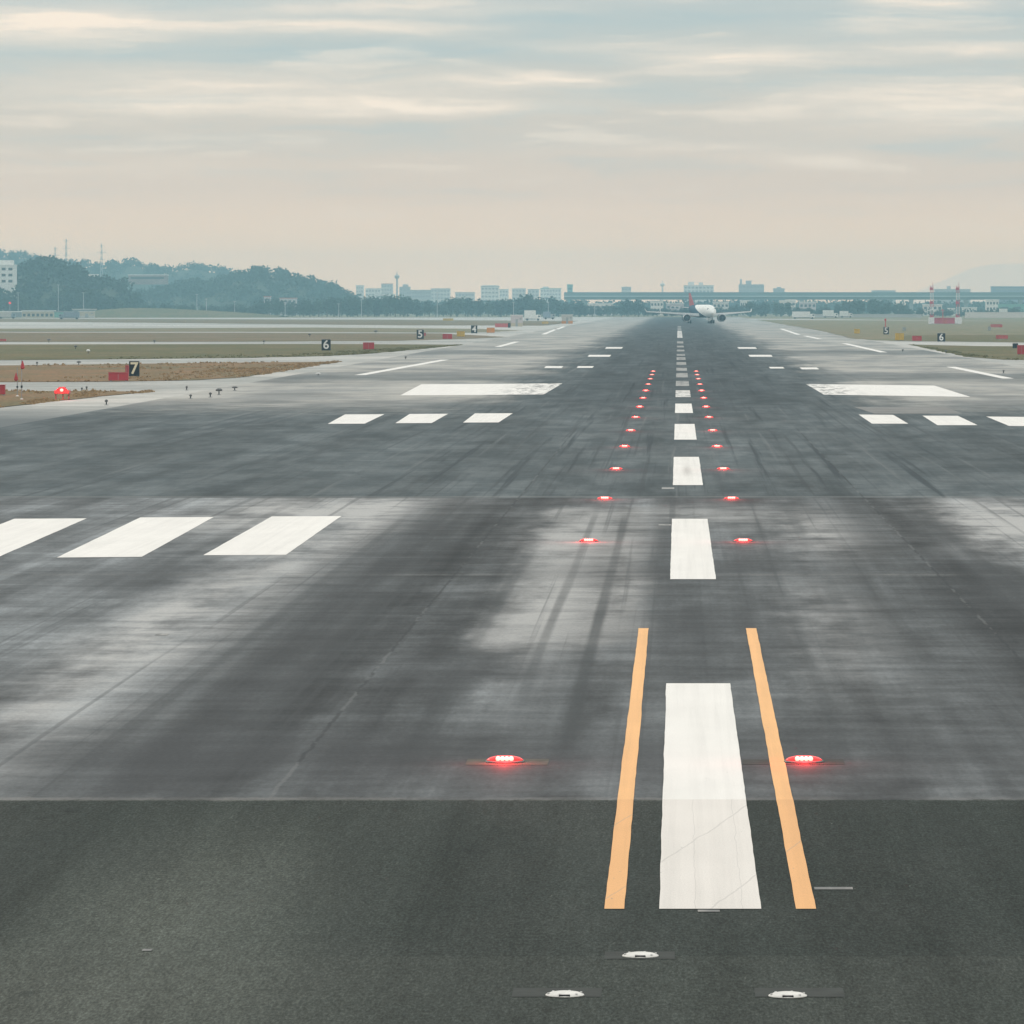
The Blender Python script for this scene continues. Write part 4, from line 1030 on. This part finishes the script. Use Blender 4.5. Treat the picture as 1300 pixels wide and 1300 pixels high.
for (a, b, yt, Y, m, lab) in ((1225, 1345, 396.5, 2700, M_c1, 'long pale boundary wall below the sheds on the mast side'), (1010, 1170, 399.2, 2760, M_c3, 'long grey boundary wall beyond the mast-side verge')):
    x0, x1 = ap(a, Y), ap(b, Y); o = empty('boundary_wall', ((x0 + x1) / 2, Y, 0), lab, 'wall')
    W = x1 - x0; h = hz(yt, Y)
    link('wall', B(box, -W / 2, W / 2, 0, .3, 0, h), m, o); link('coping', B(box, -W / 2, W / 2, -.08, .38, h + .002, h + .12), M_conc, o)
for (px, yt, lab) in ((1272, 388, 'white van at the shed doors on the mast side'),):
    truck(1276, 402.5, 6.0, M_wwall, M_wwall, lab, 0, 4.2)
truck(1054, 403.6, 7.0, M_wwall, M_wwall, 'white truck passing before the dense trees under the viaduct', 0, 3.6)
truck(1074, 403.4, 6.0, M_wwall, M_c1, 'pale truck following the white truck before the dense trees', 0, 3.2)
truck(1020, 405.0, 9.5, M_wwall, M_wwall, 'long white truck at the runway end, mast side', 0, 3.2)

# towers
def tower(px, ytop, Y, m, label, kind):
    X = ap(px, Y); h = hz(ytop, Y); o = empty('tower', (X, Y, 0), label, 'tower')
    if kind == 'mast':
        link('shaft', B(tube, (0, 0, 0), (0, 0, h - 3), 1.0, .7, 10), m, o)
        link('platform', B(lathe, [(.7, h - 5.5), (2.0, h - 4.6), (2.0, h - 3.0), (1.2, h - 2.6), (.4, h - 2.2), (.3, h)], 14), m, o)
    else:
        link('shaft', B(box, -2.3, 2.3, 0, 5, 0, h - 1.2), m, o); link('cap', B(box, -2.6, 2.6, -.3, 5.3, h - 1.197, h), M_green, o)
        for q in range(3): link('window', B(box, -1.6, 1.6, -.07, -.005, h - 4.5 - q * 3, h - 3.2 - q * 3), M_glass, o)
    return o
tower(504, 345, 4500, M_c3, 'thin grey tower with a platform head rising above the city', 'mast')
tower(723.5, 361, 4900, M_green, 'slim green square tower where the viaduct begins', 'block')
tower(841, 356, 5150, M_c2, 'faint pale tower over the viaduct just before the airliner', 'mast')
# power pylons on the ridge
M_pyl = mat('galvanised_steel', (.42, .43, .43), .5, .4, .3, vary=.1)
def pylon(px, ytop, Y, label):
    X = ap(px, Y); h = hz(ytop, Y); o = empty('power_pylon', (X, Y, 0), label, 'pylon', 'power pylons on the ridge')
    bm = bmesh.new()
    for sx, sy in ((-1, -1), (1, -1), (1, 1), (-1, 1)): tube(bm, (sx * 1.8, sy * 1.8, 0), (sx * .25, sy * .25, h), .16, .10, 5)
    n = 12
    for k in range(n):
        a, b = k / n, (k + 1) / n; wa, wb = 1.8 - 1.55 * a, 1.8 - 1.55 * b
        for s in (-1, 1):
            tube(bm, (-wa, s * wa, a * h), (wb, s * wb, b * h), .07, seg=4); tube(bm, (wa, s * wa, a * h), (-wb, s * wb, b * h), .07, seg=4)
    link('frame', bm, M_pyl, o)
    for f, L in ((.97, 2.2), (.87, 3.4), (.77, 2.8)): link('cross_arm', B(box, -L, L, -.1, .1, h * f - .12, h * f + .12), M_pyl, o)
    return o
pylon(70, 313, 4300, 'short faint pylon on the ridge, beside the tallest pylon'); pylon(84, 303, 4380, 'tallest faint pylon on the ridge behind the dark hill'); pylon(129, 309, 4420, 'faint pylon alone on the ridge past the dark hill')
# light poles in front of the tree belt
for i, (px, yt) in enumerate(((250, 374), (262, 380), (23, 372), (74, 362), (106, 372), (298, 383), (459, 380), (555, 372), (652, 384), (696, 384), (755, 387), (362, 384), (430, 386))):
    Y = 2890; X = ap(px, Y); h = hz(yt, Y)
    o = empty('lamp_post', (X, Y, 0), 'thin grey lamp post before the trees along the far edge of the field', 'lamp post', 'lamp posts along the far field edge')
    link('pole', B(tube, (0, 0, 0), (0, 0, h), .22, .14, 6), M_pyl, o); link('lamp_head', B(box, -.7, .7, -.2, .2, h, h + .25), M_pyl, o)

# ------------------------------------------------------------------ viaduct
M_via = mat('viaduct_concrete', (.30, .36, .36), .85, .2, vary=.06, vscale=.05); M_par = mat('noise_barrier', (.16, .24, .25), .8, .2, vary=.05, vscale=.05); M_gird = mat('girder_paint', (.36, .47, .48), .7, .3, vary=.05, vscale=.05)
Yv = 3560; x0, x1 = ap(716, Yv), ap(1390, Yv)
via = empty('viaduct', ((x0 + x1) / 2, Yv, 0), 'long grey-green motorway viaduct crossing behind the trees', 'viaduct')
L = (x1 - x0) / 2; zt, zm, zb = hz(371.5, Yv), hz(376.3, Yv), hz(380.5, Yv)
link('noise_barrier', B(box, -L, L, -.25, .05, zm + .45, zt), M_par, via)
link('noise_barrier', B(box, -L, L, 10.2, 10.5, zm + .45, zt + .3), M_par, via)
link('deck', B(box, -L, L, -.6, 10.8, zm - .35, zm + .446), M_gird, via)
link('girder', B(box, -L, L, .5, 9.8, zb, zm - .353), M_par, via)
for k in range(10):
    x = -L + 12 + k * (2 * L - 24) / 9
    bm = bmesh.new(); box(bm, x - 1.1, x + 1.1, 2.6, 7.4, 0, zb - 1.2); box(bm, x - 1.3, x + 1.3, .8, 9.4, zb - 1.197, zb - .003)
    link('pier', bm, M_via, via)
